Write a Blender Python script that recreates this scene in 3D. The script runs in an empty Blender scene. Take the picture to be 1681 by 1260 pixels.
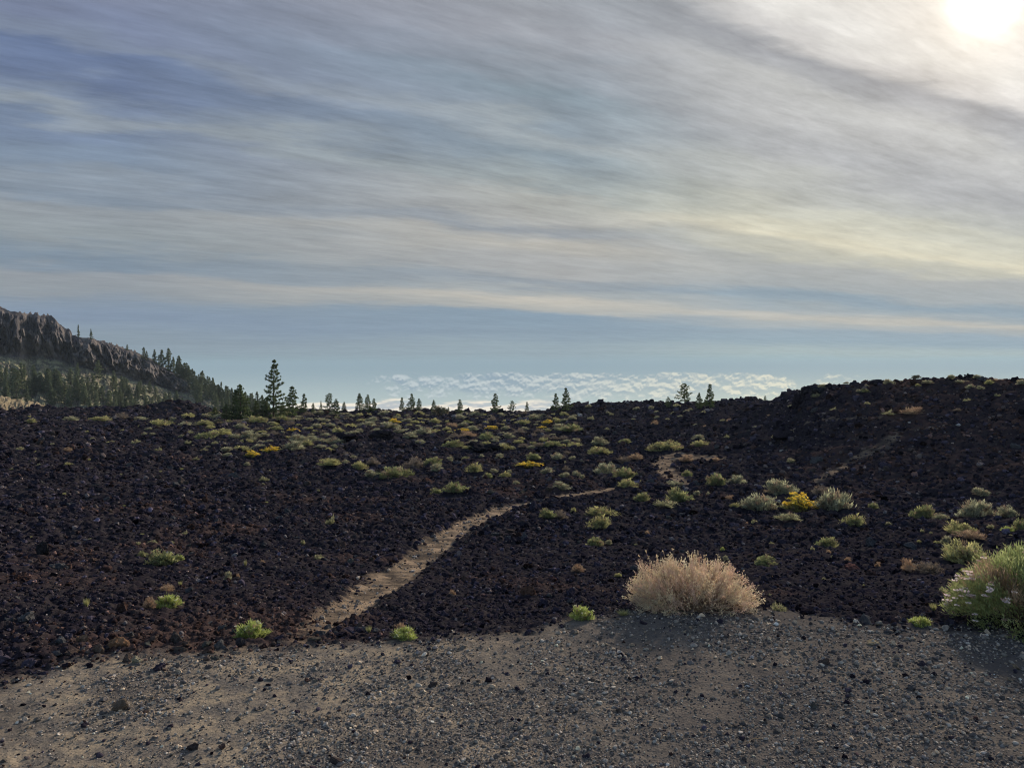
import bpy, math, random
import numpy as np
from mathutils import Vector
rnd = random.Random(7)
R = np.random.RandomState(11)
S = bpy.context.scene
COL = S.collection
F = 1262.0; CX, CY = 840.5, 630.0
HOR = 590.0
PITCH = -math.atan((CY - HOR) / F)
EYE = 2.2                                   # eye above the gravel lot; camera sits at the origin

# ------------------------------------------------------------ directions
def ray(px, py):
    a = (np.asarray(px, float) - CX) / F; b = (CY - np.asarray(py, float)) / F
    x = a; y = math.cos(PITCH) - b * math.sin(PITCH); z = b * math.cos(PITCH) + math.sin(PITCH)
    return x, y, z
def th_el(px, py):
    x, y, z = ray(px, py)
    return np.arctan2(x, y), z / np.hypot(x, y)

# ------------------------------------------------------------ numpy noise
def h2(ix, iy, s):
    n = (ix.astype(np.int64) * 374761393 + iy.astype(np.int64) * 668265263 + s * 974634777) & 0xFFFFFFFF
    n = ((n ^ (n >> 13)) * 1274126177) & 0xFFFFFFFF
    n = ((n ^ (n >> 16)) * 2246822519) & 0xFFFFFFFF
    return ((n ^ (n >> 15)) & 0xFFFFFF) / float(0x1000000)
def vn(x, y, s=0):
    ix = np.floor(x); iy = np.floor(y); fx = x - ix; fy = y - iy
    fx = fx * fx * fx * (fx * (fx * 6 - 15) + 10); fy = fy * fy * fy * (fy * (fy * 6 - 15) + 10)
    a = h2(ix, iy, s); b = h2(ix + 1, iy, s); c = h2(ix, iy + 1, s); d = h2(ix + 1, iy + 1, s)
    return ((a + (b - a) * fx) * (1 - fy) + (c + (d - c) * fx) * fy) * 2 - 1
def fbm(x, y, s=0, o=4, g=.5):
    v = 0; a = 1; t = 0
    for k in range(o):
        v = v + a * vn(x * 2 ** k * 1.03 + 17.3 * k, y * 2 ** k * 1.03 - 9.1 * k, s + k); t += a; a *= g
    return v / t
def worley(x, y, s=0):
    ix = np.floor(x); iy = np.floor(y); m = np.full(x.shape, 9.)
    for dx in (-1, 0, 1):
        for dy in (-1, 0, 1):
            cx = ix + dx; cy = iy + dy
            d = (cx + h2(cx, cy, s) - x) ** 2 + (cy + h2(cx, cy, s + 5) - y) ** 2
            m = np.minimum(m, d)
    return np.sqrt(m)
def sm(a, b, x):
    # falls from 1 to 0 when a > b
    t = np.clip((x - a) / (b - a), 0, 1); return t * t * (3 - 2 * t)

# ------------------------------------------------------------ lie of the land: profiles along azimuths
EDGE = [(-300, 1150), (0, 1122), (60, 1108), (150, 1092), (250, 1076), (440, 1060), (700, 1050), (850, 1042), (960, 1016), (1030, 1004), (1150, 1000),
        (1250, 998), (1330, 1012), (1400, 1022), (1500, 1028), (1681, 1040), (1900, 1052)]
TAILL = [(1000, 8.0), (950, 11), (900, 15), (850, 21), (800, 30), (760, 42), (720, 62), (700, 82), (686, 108)]
def L(c): return TAILL + [(c, 122), (c + 30, 150)]
PROF = [(-350, L(672)), (0, L(675)), (110, L(672)), (190, L(670)), (255, L(669)), (280, L(662)), (315, L(662)), (345, L(676)), (450, L(676)), (600, L(675)), (700, L(673)), (760, L(677)), (850, L(676)),
        (910, [(1000, 7.6), (950, 11), (900, 15), (850, 20), (800, 29), (760, 41), (720, 60), (700, 77), (680, 96), (672, 110), (700, 140)]),
        (945, [(985, 8.2), (950, 10.6), (900, 15), (850, 20), (800, 29), (760, 41), (720, 58), (700, 73), (680, 90), (663, 104), (690, 135)]),
        (1100, [(985, 8.2), (950, 10.6), (900, 16), (850, 22), (800, 30.5), (760, 40), (720, 51), (690, 65), (670, 82), (661, 94), (690, 130)]),
        (1220, [(985, 8.2), (950, 10.6), (900, 16), (850, 22), (800, 30), (760, 37), (720, 46), (690, 57), (665, 72), (654, 82), (690, 120)]),
        (1305, [(985, 8.2), (950, 10.6), (900, 16), (850, 22), (800, 30), (760, 35.5), (720, 40), (690, 45), (665, 51), (647, 57), (680, 90)]),
        (1325, [(985, 8.4), (950, 10.8), (900, 16), (850, 22), (800, 30), (760, 34.5), (720, 38), (690, 41), (660, 45), (637, 49), (680, 85)]),
        (1420, [(990, 8.4), (950, 11.5), (900, 16.5), (850, 22.5), (800, 29.5), (760, 33), (720, 36), (680, 39), (650, 42), (627, 45), (670, 80)]),
        (1520, [(990, 8.6), (950, 12), (900, 17), (850, 23), (820, 27.5), (790, 30), (760, 32), (720, 34.5), (680, 37.5), (650, 40), (621, 43), (660, 75)]),
        (1681, [(990, 8.8), (950, 12), (900, 17), (850, 23), (820, 27), (790, 29), (760, 31), (720, 33.5), (680, 36.5), (650, 39), (624, 42), (660, 75)]),
        (2200, [(990, 8.8), (950, 12), (900, 17), (850, 23), (820, 27), (790, 29), (760, 31), (720, 33.5), (680, 36.5), (650, 39), (618, 42), (660, 75)])]
NR, NT = 900, 420
LR = np.linspace(math.log(.3), math.log(900), NR); RR = np.exp(LR)
def edge_r(px):
    py = np.interp(px, [e[0] for e in EDGE], [e[1] for e in EDGE])
    _, el = th_el(px, py); return -EYE / el
cols = []; cth = []
for px, pr in PROF:
    er = float(edge_r(px))
    rs = [.3, er]; zs = [-EYE, -EYE]
    for (py, r) in pr:
        t, el = th_el(px, py)
        if r > er + .3: rs.append(r); zs.append(float(el) * r)
    rs += [rs[-1] * 2.2, 900]; zs += [zs[-2 + 1] - rs[-2] * .16, -150]
    cols.append(np.interp(RR, rs, zs)); cth.append(float(th_el(px, 700)[0]))
cols = np.array(cols)
k = np.exp(-np.linspace(-2, 2, 7) ** 2); k /= k.sum()
for i in range(len(cols)):
    p = np.pad(cols[i], 3, mode='edge'); cols[i] = np.convolve(p, k, 'valid')
THG = np.linspace(cth[0], cth[-1], NT)
TAB = np.array([np.interp(THG, cth, cols[:, j]) for j in range(NR)]).T      # (NT, NR)
for j in range(1, 2):
    TAB[1:-1] = .25 * TAB[:-2] + .5 * TAB[1:-1] + .25 * TAB[2:]
ETH = np.array([float(th_el(e[0], e[1])[0]) for e in EDGE]); ERR = np.array([float(edge_r(e[0])) for e in EDGE])

def base_h(th, r):
    u = np.clip((th - THG[0]) / (THG[-1] - THG[0]), 0, 1) * (NT - 1); i = np.minimum(u.astype(int), NT - 2); fu = u - i
    v = np.clip((np.log(r) - LR[0]) / (LR[-1] - LR[0]), 0, 1) * (NR - 1); j = np.minimum(v.astype(int), NR - 2); fv = v - j
    z = (TAB[i, j] * (1 - fu) + TAB[i + 1, j] * fu) * (1 - fv) + (TAB[i, j + 1] * (1 - fu) + TAB[i + 1, j + 1] * fu) * fv
    back = sm(math.radians(55), math.radians(95), np.abs(th))               # behind the viewer the lot runs on level
    return z * (1 - back) + back * (-EYE - .02 * r)
def lotness(x, y):
    th = np.arctan2(x, y); r = np.hypot(x, y)
    er = np.interp(th, ETH, ERR) * (1 + .035 * fbm(x * 1.3, y * 1.3, 60, 3)) + np.where(np.abs(th) > 1.0, 20 * (np.abs(th) - 1.0), 0)
    return 1 - sm(er - .26, er + .26, r + .16 * fbm(x * 5, y * 5, 61, 3))
def rust(x, y):
    th = np.arctan2(x, y); r = np.hypot(x, y); n_ = fbm(x * .45, y * .45, 91, 4)
    near = sm(-.12, -.38, th) * sm(18, 9, r); hill = sm(.36, .46, th) * sm(27, 33, r)
    return np.clip(sm(.2, .6, n_) * .55 * sm(60, 30, r) + near * sm(-.2, .35, n_) * .6 + hill * (.25 + .4 * sm(-.2, .4, n_)), 0, 1)
PATHS = []                                                                  # world polylines (x, y, half width)
def pathness(x, y, grow=1.):
    m = np.zeros(x.shape)
    jit = 1 + .35 * fbm(x * 1.1, y * 1.1, 71, 3) + .3 * fbm(x * 4, y * 4, 73, 2)
    for P, st in PATHS:
        for (a, b) in zip(P[:-1], P[1:]):
            dx, dy = b[0] - a[0], b[1] - a[1]
            t = np.clip(((x - a[0]) * dx + (y - a[1]) * dy) / (dx * dx + dy * dy), 0, 1)
            d = np.hypot(x - a[0] - t * dx, y - a[1] - t * dy); w = (a[2] + (b[2] - a[2]) * t) * grow * jit
            m = np.maximum(m, (1 - sm(w * .6, w * 1.25, d)) * st)
    return m
def terrain(x, y, fine=False):
    r = np.hypot(x, y); th = np.arctan2(x, y)
    z = base_h(th, np.maximum(r, .31))
    lot = lotness(x, y)
    far = sm(7, 40, r)
    A = (1 - lot) * (.03 + .34 * far + .0035 * np.clip(r - 40, 0, 90))
    hill = sm(.35, .5, th) * sm(25, 33, r); calm = 1 - .85 * pathness(x, y, 2.6) * (r < 45)
    z = z + A * calm * (1 - .3 * hill) * (.9 * fbm(x / 7, y / 7, 3, 3) + .35 * (1 - 2 * np.abs(fbm(x / 2.6, y / 2.6, 9, 3))))
    z = z + calm * (1 - .5 * hill) * (1 - lot) * sm(60, 30, r) * sm(5.5, 10, r) * (.035 + .05 * sm(8, 20, r)) * (1.2 * fbm(x / 1.5, y / 1.5, 13, 2) - .9 * np.abs(fbm(x / 2.9, y / 2.9, 14, 3)) * 2)
    pt = pathness(x, y)
    if fine:
        rough = (1 - lot) * (1 - .85 * pt)
        sc = np.clip(r / 25, .25, 3)                                         # lumps one can still make out at that distance
        q = 0
        for (w, lo, hi, s) in ((.075, 0, 10, 21), (.16, 6, 24, 22), (.36, 15, 60, 23), (.8, 38, 140, 24), (1.8, 100, 400, 25)):
            m = sm(lo * .7, lo * 1.3 + .1, r) * (1 - sm(hi * .7, hi * 1.3, r))
            sel = m > 0
            if sel.any():
                f = np.zeros(x.shape)
                wx = x[sel] / w + .4 * vn(x[sel] / w * 2, y[sel] / w * 2, s + 40); wy = y[sel] / w
                f[sel] = (.45 - worley(wx, wy, s)) * w * .5
                q = q + f * m
        z = z + rough * q + (1 - lot) * pt * .02 * vn(x * 5, y * 5, 33)
        z = z + lot * (.012 * fbm(x * 2.2, y * 2.2, 41, 3) + .006 * fbm(x * 14, y * 14, 44, 3))
    berm = np.exp(-((x - 1.45) / 1.0) ** 2 - ((y - 6.35) / .45) ** 2) * .05
    return z - .05 * pt * (1 - lot) * (r < 25) + berm

def ground_at(px, py, rmin=3.0, rmax=200):
    th, el = th_el(px, py); rs = np.exp(np.linspace(math.log(rmin), math.log(rmax), 1600))
    x = rs * math.sin(th); y = rs * math.cos(th); z = terrain(x, y)
    e = z / rs; hit = np.nonzero(e >= el)[0]
    i = hit[0] if len(hit) else int(np.argmax(np.where(rs > 20, e, -9)))
    return float(x[i]), float(y[i]), float(z[i]), float(rs[i])

def mkpath(pts, st=1.):
    out = []
    for px, py, hw in pts:
        x, y, z, r = ground_at(px, py); out.append((x, y, hw * r / F))
    return (out, st)
PA = [mkpath([(498, 1050, 20), (520, 1030, 30), (545, 1012, 38)], .55), mkpath([(545, 1012, 36), (600, 975, 38), (650, 940, 37), (700, 905, 34), (735, 875, 27), (780, 850, 23), (830, 830, 18), (880, 818, 13), (930, 808, 12), (965, 802, 13), (1010, 796, 10)]),
      mkpath([(1130, 790, 10), (1096, 776, 16), (1088, 760, 18), (1108, 748, 24), (1185, 752, 14)], .85),
      mkpath([(1340, 788, 9), (1400, 757, 11), (1450, 727, 13), (1470, 716, 12)], .62), mkpath([(1468, 712, 3), (1500, 706, 4), (1545, 703, 4)], .5), mkpath([(1320, 697, 3), (1380, 688, 4), (1450, 685, 3)], .5)]
PATHS = PA

# ------------------------------------------------------------ materials
def new_mat(name):
    m = bpy.data.materials.new(name); m.use_nodes = True; nt = m.node_tree
    for n in list(nt.nodes): nt.nodes.remove(n)
    return m, nt
def N(nt, t, **kw):
    n = nt.nodes.new(t)
    for k_, v in kw.items():
        if k_.startswith('i_'):
            n.inputs[int(k_[2:]) if k_[2:].isdigit() else k_[2:].replace('_', ' ')].default_value = v
        else: setattr(n, k_, v)
    return n
def mth(nt, op, a, b=None, c=None, clamp=False):
    n = nt.nodes.new('ShaderNodeMath'); n.operation = op; n.use_clamp = clamp
    for i, v in enumerate((a, b, c)):
        if v is None: continue
        if isinstance(v, (int, float)): n.inputs[i].default_value = v
        else: nt.links.new(v, n.inputs[i])
    return n.outputs[0]
def mixc(nt, f, a, b, mode='MIX'):
    n = nt.nodes.new('ShaderNodeMix'); n.data_type = 'RGBA'; n.blend_type = mode; n.clamp_factor = True
    for i, v in ((0, f), (6, a), (7, b)):
        if isinstance(v, (int, float)): n.inputs[i].default_value = v
        elif isinstance(v, tuple): n.inputs[i].default_value = (v[0], v[1], v[2], 1)
        else: nt.links.new(v, n.inputs[i])
    return n.outputs[2]
def noise(nt, vec, scale, detail=4, rough=.55, dim='3D', dist=0):
    n = nt.nodes.new('ShaderNodeTexNoise'); n.noise_dimensions = dim
    n.inputs['Scale'].default_value = scale; n.inputs['Detail'].default_value = detail; n.inputs['Roughness'].default_value = rough; n.inputs['Distortion'].default_value = dist
    if vec is not None: nt.links.new(vec, n.inputs['Vector'])
    return n.outputs[0]
def mapr(nt, v, a, b, c=0., d=1., smooth=True):
    n = nt.nodes.new('ShaderNodeMapRange'); n.interpolation_type = 'SMOOTHSTEP' if smooth else 'LINEAR'
    nt.links.new(v, n.inputs[0])
    for i, q in enumerate((a, b, c, d)): n.inputs[i + 1].default_value = q
    return n.outputs[0]
def finish(nt, col, rough=.9, bump=None, bs=.5, bd=.02, spec=.3):
    o = N(nt, 'ShaderNodeOutputMaterial')
    if spec < .2:                                                           # dead matt stone
        p = N(nt, 'ShaderNodeBsdfDiffuse'); p.inputs['Roughness'].default_value = 0.
        nt.links.new(col, p.inputs['Color']); b = N(nt, 'ShaderNodeBump'); b.inputs['Strength'].default_value = bs; b.inputs['Distance'].default_value = bd
        nt.links.new(bump, b.inputs['Height']); nt.links.new(b.outputs[0], p.inputs['Normal']); nt.links.new(p.outputs[0], o.inputs[0]); return
    p = N(nt, 'ShaderNodeBsdfPrincipled')
    if isinstance(col, tuple): p.inputs['Base Color'].default_value = (*col, 1)
    else: nt.links.new(col, p.inputs['Base Color'])
    p.inputs['Roughness'].default_value = rough; p.inputs['Specular IOR Level'].default_value = spec
    if bump is not None:
        b = N(nt, 'ShaderNodeBump'); b.inputs['Strength'].default_value = bs; b.inputs['Distance'].default_value = bd
        nt.links.new(bump, b.inputs['Height']); nt.links.new(b.outputs[0], p.inputs['Normal'])
    nt.links.new(p.outputs[0], o.inputs[0])
def pos(nt):
    g = N(nt, 'ShaderNodeNewGeometry'); return g.outputs['Position']

LAVA_D, LAVA_B, LAVA_R = (.018, .016, .023), (.042, .036, .036), (.078, .050, .042)
def lava_col(nt, P, ru):
    n1 = noise(nt, P, .35, 5, .6); n2 = noise(nt, P, 6., 5, .65); n3 = noise(nt, P, .9, 3, .6)
    c = mixc(nt, mapr(nt, n2, .35, .7), LAVA_D, LAVA_B)
    return mixc(nt, mth(nt, 'MULTIPLY', ru, mapr(nt, n3, .3, .65, .35, 1.)), c, LAVA_R)
def mat_ground():
    m, nt = new_mat('lava_and_soil'); P = pos(nt)
    at = N(nt, 'ShaderNodeAttribute', attribute_name='zone'); sp = N(nt, 'ShaderNodeSeparateColor'); nt.links.new(at.outputs['Color'], sp.inputs[0])
    lava = lava_col(nt, P, at.outputs['Alpha'])
    g1 = noise(nt, P, .55, 4, .6); g2 = noise(nt, P, 40, 4, .7); g3 = noise(nt, P, 3.2, 6, .7)
    lot = mixc(nt, mapr(nt, g2, .35, .65), (.115, .10, .088), (.21, .178, .147))
    sx3 = N(nt, 'ShaderNodeSeparateXYZ'); nt.links.new(P, sx3.inputs[0])
    soil = mth(nt, 'MULTIPLY', mapr(nt, g3, .42, .62), mth(nt, 'MAXIMUM', mapr(nt, g1, .42, .6), mapr(nt, sx3.outputs[0], 1.6, -2.2)))
    soil = mth(nt, 'MULTIPLY', soil, mapr(nt, sx3.outputs[0], 3.2, .4, .35, 1.))
    lot = mixc(nt, mth(nt, 'MULTIPLY', soil, .8), lot, (.35, .275, .19))
    lot = mixc(nt, mth(nt, 'MULTIPLY', mth(nt, 'MAXIMUM', mapr(nt, noise(nt, P, .9, 5, .65), .50, .64), mth(nt, 'MULTIPLY', mapr(nt, sx3.outputs[0], -.8, 1.8), mapr(nt, noise(nt, P, 1.7, 5, .65), .36, .56, .35, 1.))), .75), lot, (.085, .075, .07))
    pth = mixc(nt, mapr(nt, noise(nt, P, 1.3, 7, .72), .40, .60), (.08, .064, .052), (.30, .22, .15))
    c = mixc(nt, mth(nt, 'MULTIPLY', sp.outputs[0], 1.), lava, pth); c = mixc(nt, sp.outputs[1], c, lot)
    far = mixc(nt, mapr(nt, noise(nt, P, .12, 4, .6), .45, .6), (.05, .045, .03), (.10, .095, .05))
    c = mixc(nt, sp.outputs[2], c, far)
    h = mth(nt, 'ADD', noise(nt, P, 55, 5, .7), mth(nt, 'MULTIPLY', noise(nt, P, 9, 6, .7), 3.))
    finish(nt, c, .95, h, .7, .014, .06)
    return m
def mat_rock(name, c1, c2, rough=.85, scale=1.):
    sp_ = .10 if rough > .6 else .4
    m, nt = new_mat(name); at = N(nt, 'ShaderNodeAttribute', attribute_name='tint'); P = pos(nt)
    n = noise(nt, P, 30 * scale, 4, .7)
    c = mixc(nt, mapr(nt, n, .35, .68), c1, c2)
    c = mixc(nt, 1., c, at.outputs['Color'], 'MULTIPLY')
    finish(nt, c, rough, noise(nt, P, 60 * scale, 3, .7), .8, .01 / scale, sp_)
    return m
def mat_leaf(name, trans=.52, rough=.75):
    m, nt = new_mat(name); at = N(nt, 'ShaderNodeAttribute', attribute_name='tint')
    n = noise(nt, pos(nt), 25, 2, .5); c = mixc(nt, mapr(nt, n, .3, .7), at.outputs['Color'], mixc(nt, 1., at.outputs['Color'], (1.25, 1.2, 1.05), 'MULTIPLY'))
    d = N(nt, 'ShaderNodeBsdfDiffuse'); t = N(nt, 'ShaderNodeBsdfTranslucent'); g = N(nt, 'ShaderNodeBsdfGlossy', i_Roughness=.55)
    for q in (d, t): nt.links.new(c, q.inputs[0])
    g.inputs[0].default_value = (.8, .8, .8, 1)
    mx = N(nt, 'ShaderNodeMixShader'); mx.inputs[0].default_value = trans; nt.links.new(d.outputs[0], mx.inputs[1]); nt.links.new(t.outputs[0], mx.inputs[2])
    m2 = N(nt, 'ShaderNodeMixShader'); m2.inputs[0].default_value = .03; nt.links.new(mx.outputs[0], m2.inputs[1]); nt.links.new(g.outputs[0], m2.inputs[2])
    o = N(nt, 'ShaderNodeOutputMaterial'); nt.links.new(m2.outputs[0], o.inputs[0])
    return m
def mat_bark():
    m, nt = new_mat('bark'); P = pos(nt); n = noise(nt, P, 14, 5, .7)
    finish(nt, mixc(nt, mapr(nt, n, .35, .65), (.035, .026, .02), (.10, .07, .05)), .9, n, .8, .02); return m
def mat_mountain():
    m, nt = new_mat('cliff_and_scree'); P = pos(nt)
    at = N(nt, 'ShaderNodeAttribute', attribute_name='zone'); sp = N(nt, 'ShaderNodeSeparateColor'); nt.links.new(at.outputs['Color'], sp.inputs[0])
    mp = N(nt, 'ShaderNodeMapping'); mp.inputs['Scale'].default_value = (1, 1, .6); nt.links.new(P, mp.inputs[0]); V = mp.outputs[0]
    a = noise(nt, V, .12, 6, .65); b = noise(nt, V, .5, 5, .7)
    cl = mixc(nt, mapr(nt, a, .4, .62), (.06, .056, .062), (.16, .138, .128)); cl = mixc(nt, mth(nt, 'MULTIPLY', mapr(nt, b, .5, .75), .5), cl, (.27, .22, .19))
    s1 = noise(nt, P, .22, 6, .7); s2 = noise(nt, P, .9, 4, .7)
    sc = mixc(nt, mapr(nt, s1, .42, .6), (.12, .108, .085), (.27, .255, .15)); sc = mixc(nt, mapr(nt, s2, .56, .72), sc, (.42, .35, .27))
    tan = mixc(nt, mapr(nt, s2, .4, .6), (.2, .155, .1), (.3, .235, .15))
    c = mixc(nt, sp.outputs[0], sc, cl); c = mixc(nt, sp.outputs[1], c, tan)
    finish(nt, c, .95, mth(nt, 'ADD', a, mth(nt, 'MULTIPLY', s2, .5)), 1., 1.2, .1)
    return m
M = dict(ground=mat_ground(), rubble=mat_rock('lava_rubble', (.6, .6, .65), (1.3, 1.2, 1.15)), gravel=mat_rock('gravel_stone', (.7, .69, .68), (1.35, 1.28, 1.15), .62), boulder=mat_rock('boulder_stone', (.65, .65, .65), (1.25, 1.2, 1.15), .85, .5), leaf=mat_leaf('shrub_leaf'),
         dry=mat_leaf('dry_twig', .55), needle=mat_leaf('pine_needle', .42), flower=mat_leaf('petal', .5), bark=mat_bark(), mountain=mat_mountain(), wood=mat_leaf('stem', .15))

# ------------------------------------------------------------ mesh helpers
def mesh(name, V, Fc, mat=None, tint=None, zone=None, smooth=False, dom='POINT'):
    me = bpy.data.meshes.new(name); V = np.ascontiguousarray(V, np.float32); Fc = np.ascontiguousarray(Fc, np.int32)
    n, kf = Fc.shape
    me.vertices.add(len(V)); me.vertices.foreach_set('co', V.ravel())
    me.loops.add(n * kf); me.loops.foreach_set('vertex_index', Fc.ravel())
    me.polygons.add(n); me.polygons.foreach_set('loop_start', np.arange(0, n * kf, kf, dtype=np.int32)); me.polygons.foreach_set('loop_total', np.full(n, kf, np.int32))
    me.update(calc_edges=True)
    me.polygons.foreach_set('use_smooth', np.full(n, smooth, bool))
    for nm, dat in (('tint', tint), ('zone', zone)):
        if dat is not None:
            at = me.color_attributes.new(nm, 'FLOAT_COLOR', 'POINT')
            c = np.ones((len(V), 4), np.float32); dat = np.asarray(dat); c[:, :dat.shape[-1]] = dat; at.data.foreach_set('color', c.ravel())
    if mat: me.materials.append(mat)
    return me
def link(name, data, parent=None, **props):
    o = bpy.data.objects.new(name, data); COL.objects.link(o)
    if parent is not None: o.parent = parent
    for k_, v in props.items(): o[k_] = v
    return o
def cat(parts):
    Vs, Fs, Ts, off = [], [], [], 0
    for V, Fc, T in parts:
        Vs.append(V); Fs.append(Fc + off); Ts.append(np.broadcast_to(T, (len(V), 3))); off += len(V)
    return np.concatenate(Vs), np.concatenate(Fs), np.concatenate(Ts)
def unit(v): return v / np.maximum(np.linalg.norm(v, axis=-1, keepdims=True), 1e-9)
def blades(rs, P, D, w, tint, shape='leaf'):
    """n little leaves: P base, D vector to the tip, w width"""
    n = len(P); side = unit(np.cross(D, rs.normal(size=(n, 3)))) * (np.asarray(w).reshape(-1, 1) * .5)
    if shape == 'leaf':
        V = np.stack([P, P + D * .45 + side, P + D, P + D * .5 - side], 1).reshape(-1, 3)
        b = np.arange(n)[:, None] * 4; Fc = np.concatenate([b + [0, 1, 2], b + [0, 2, 3]]); kx = 4
    else:
        V = np.stack([P - side, P + side, P + D], 1).reshape(-1, 3); b = np.arange(n)[:, None] * 3; Fc = b + [0, 1, 2]; kx = 3
    T = np.repeat(np.broadcast_to(tint, (n, 3)), kx, 0)
    return V, Fc, T
def strips(rs, A, B, w0, w1, tint):
    n = len(A); d = B - A; s = unit(np.cross(d, rs.normal(size=(n, 3))))
    w0 = np.asarray(w0).reshape(-1, 1) * .5 * np.ones((n, 1)); w1 = np.asarray(w1).reshape(-1, 1) * .5 * np.ones((n, 1))
    s2 = unit(np.cross(d, s))
    V = np.stack([A + s * w0, A - s * .5 * w0 + s2 * .87 * w0, A - s * .5 * w0 - s2 * .87 * w0, B + s * w1, B - s * .5 * w1 + s2 * .87 * w1, B - s * .5 * w1 - s2 * .87 * w1], 1).reshape(-1, 3)
    b = np.arange(n)[:, None] * 6
    Fc = np.concatenate([b + q for q in ([0, 1, 4], [0, 4, 3], [1, 2, 5], [1, 5, 4], [2, 0, 3], [2, 3, 5])])
    return V, Fc, np.repeat(np.broadcast_to(tint, (n, 3)), 6, 0)
def sph(rs, n, zmin=0.):
    z = rs.uniform(zmin, 1, n); a = rs.uniform(0, 2 * math.pi, n); q = np.sqrt(1 - z * z)
    return np.stack([q * np.cos(a), q * np.sin(a), z], 1)
def varied(rs, c, n, amt=.25):
    c = np.array(c); return np.clip(c * (1 + rs.uniform(-amt, amt, (n, 1))) * (1 + rs.uniform(-.08, .08, (n, 3))), 0, 1)

# icospheres by hand
def ico(sub):
    t = (1 + 5 ** .5) / 2
    V = [(-1, t, 0), (1, t, 0), (-1, -t, 0), (1, -t, 0), (0, -1, t), (0, 1, t), (0, -1, -t), (0, 1, -t), (t, 0, -1), (t, 0, 1), (-t, 0, -1), (-t, 0, 1)]
    Fc = [(0, 11, 5), (0, 5, 1), (0, 1, 7), (0, 7, 10), (0, 10, 11), (1, 5, 9), (5, 11, 4), (11, 10, 2), (10, 7, 6), (7, 1, 8), (3, 9, 4), (3, 4, 2), (3, 2, 6), (3, 6, 8), (3, 8, 9), (4, 9, 5), (2, 4, 11), (6, 2, 10), (8, 6, 7), (9, 8, 1)]
    V = [np.array(v) / np.linalg.norm(v) for v in V]
    for _ in range(sub):
        c = {}; G = []
        def mid(a, b):
            q = (min(a, b), max(a, b))
            if q not in c: m = V[a] + V[b]; V.append(m / np.linalg.norm(m)); c[q] = len(V) - 1
            return c[q]
        for a, b, d in Fc:
            x, y, z = mid(a, b), mid(b, d), mid(d, a); G += [(a, x, z), (b, y, x), (d, z, y), (x, y, z)]
        Fc = G
    return np.array(V), np.array(Fc)
ICO = [ico(i) for i in range(4)]
def rockshape(rs, sub, rough=.35, flat=.7):
    V, Fc = ICO[sub]; V = V.copy()
    for _ in range(7):                                                      # planar chips give the stone its edges
        n = unit(rs.normal(size=3)); d = rs.uniform(.45, .85); t = V @ n; m = t > d; V[m] -= np.outer(t[m] - d, n)
    o = rs.uniform(0, 50, 3)
    k1 = vn(V[:, 0] * 2.1 + o[0], V[:, 1] * 2.1 + V[:, 2] * 1.7 + o[1], 5); k2 = vn(V[:, 0] * 5 + o[1], V[:, 2] * 5 - V[:, 1] * 4 + o[2], 6)
    V *= (1 + rough * .7 * k1 + rough * .45 * k2 * (sub > 0))[:, None]
    return V * np.array([1, rs.uniform(.7, 1), flat]), Fc
def scatter(rs, P, size, subs, tint, flat=(.55, .9), sink=.25):
    """many stones as one mesh"""
    tm = [rockshape(rs, subs, .4, rs.uniform(*flat)) for _ in range(10)]
    out = []; idx = rs.randint(0, 10, len(P))
    for t in range(10):
        s = np.nonzero(idx == t)[0]
        if not len(s): continue
        V, Fc = tm[t]; n = len(s); a = rs.uniform(0, 2 * math.pi, n); b = rs.normal(0, .35, n)
        ca, sa, cb, sb = np.cos(a), np.sin(a), np.cos(b), np.sin(b)
        X = V[None, :, 0] * cb[:, None] - V[None, :, 2] * sb[:, None]; Z = V[None, :, 0] * sb[:, None] + V[None, :, 2] * cb[:, None]; Y = np.repeat(V[None, :, 1], n, 0)
        W = np.stack([X * ca[:, None] - Y * sa[:, None], X * sa[:, None] + Y * ca[:, None], Z], 2) * (size[s] * .5)[:, None, None]
        W += P[s][:, None, :]; W[:, :, 2] += (size[s] * (.35 - sink))[:, None]
        Fa = Fc[None] + (np.arange(n) * len(V))[:, None, None]
        out.append((W.reshape(-1, 3), Fa.reshape(-1, 3), np.repeat(tint[s], len(V), 0)))
    return cat(out)

# ------------------------------------------------------------ ground mesh (polar, all round)
tf = np.linspace(-math.radians(40), math.radians(40), 1001)
tb = np.linspace(math.radians(40), math.radians(320), 70)[1:-1]
TH = np.concatenate([tf, tb]); nth = len(TH)
rr = np.concatenate([np.exp(np.linspace(math.log(.35), math.log(3.2), 14))[:-1], np.exp(np.linspace(math.log(3.2), math.log(150), 860)), np.exp(np.linspace(math.log(150), math.log(880), 40))[1:]])
nr = len(rr)
TT, RRg = np.meshgrid(TH, rr)
X = (RRg * np.sin(TT)).ravel(); Y = (RRg * np.cos(TT)).ravel()
Z = terrain(X, Y, True)
lot = lotness(X, Y); pth = pathness(X, Y)
farz = sm(150, 220, np.hypot(X, Y))
zone = np.stack([pth, lot, farz, rust(X, Y)], 1)
V = np.stack([X, Y, Z], 1)
ii, jj = np.meshgrid(np.arange(nr - 1), np.arange(nth), indexing='ij')
j2 = (jj + 1) % nth
Fq = np.stack([ii * nth + jj, (ii + 1) * nth + jj, (ii + 1) * nth + j2, ii * nth + j2], 2).reshape(-1, 4)[:, ::-1]
fl = lot[Fq].mean(1) > .5; fp = (~fl) & (pth[Fq].mean(1) > .42)
def submesh(mask):
    f = Fq[mask]; u, inv = np.unique(f, return_inverse=True); return V[u], inv.reshape(f.shape), zone[u]
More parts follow.
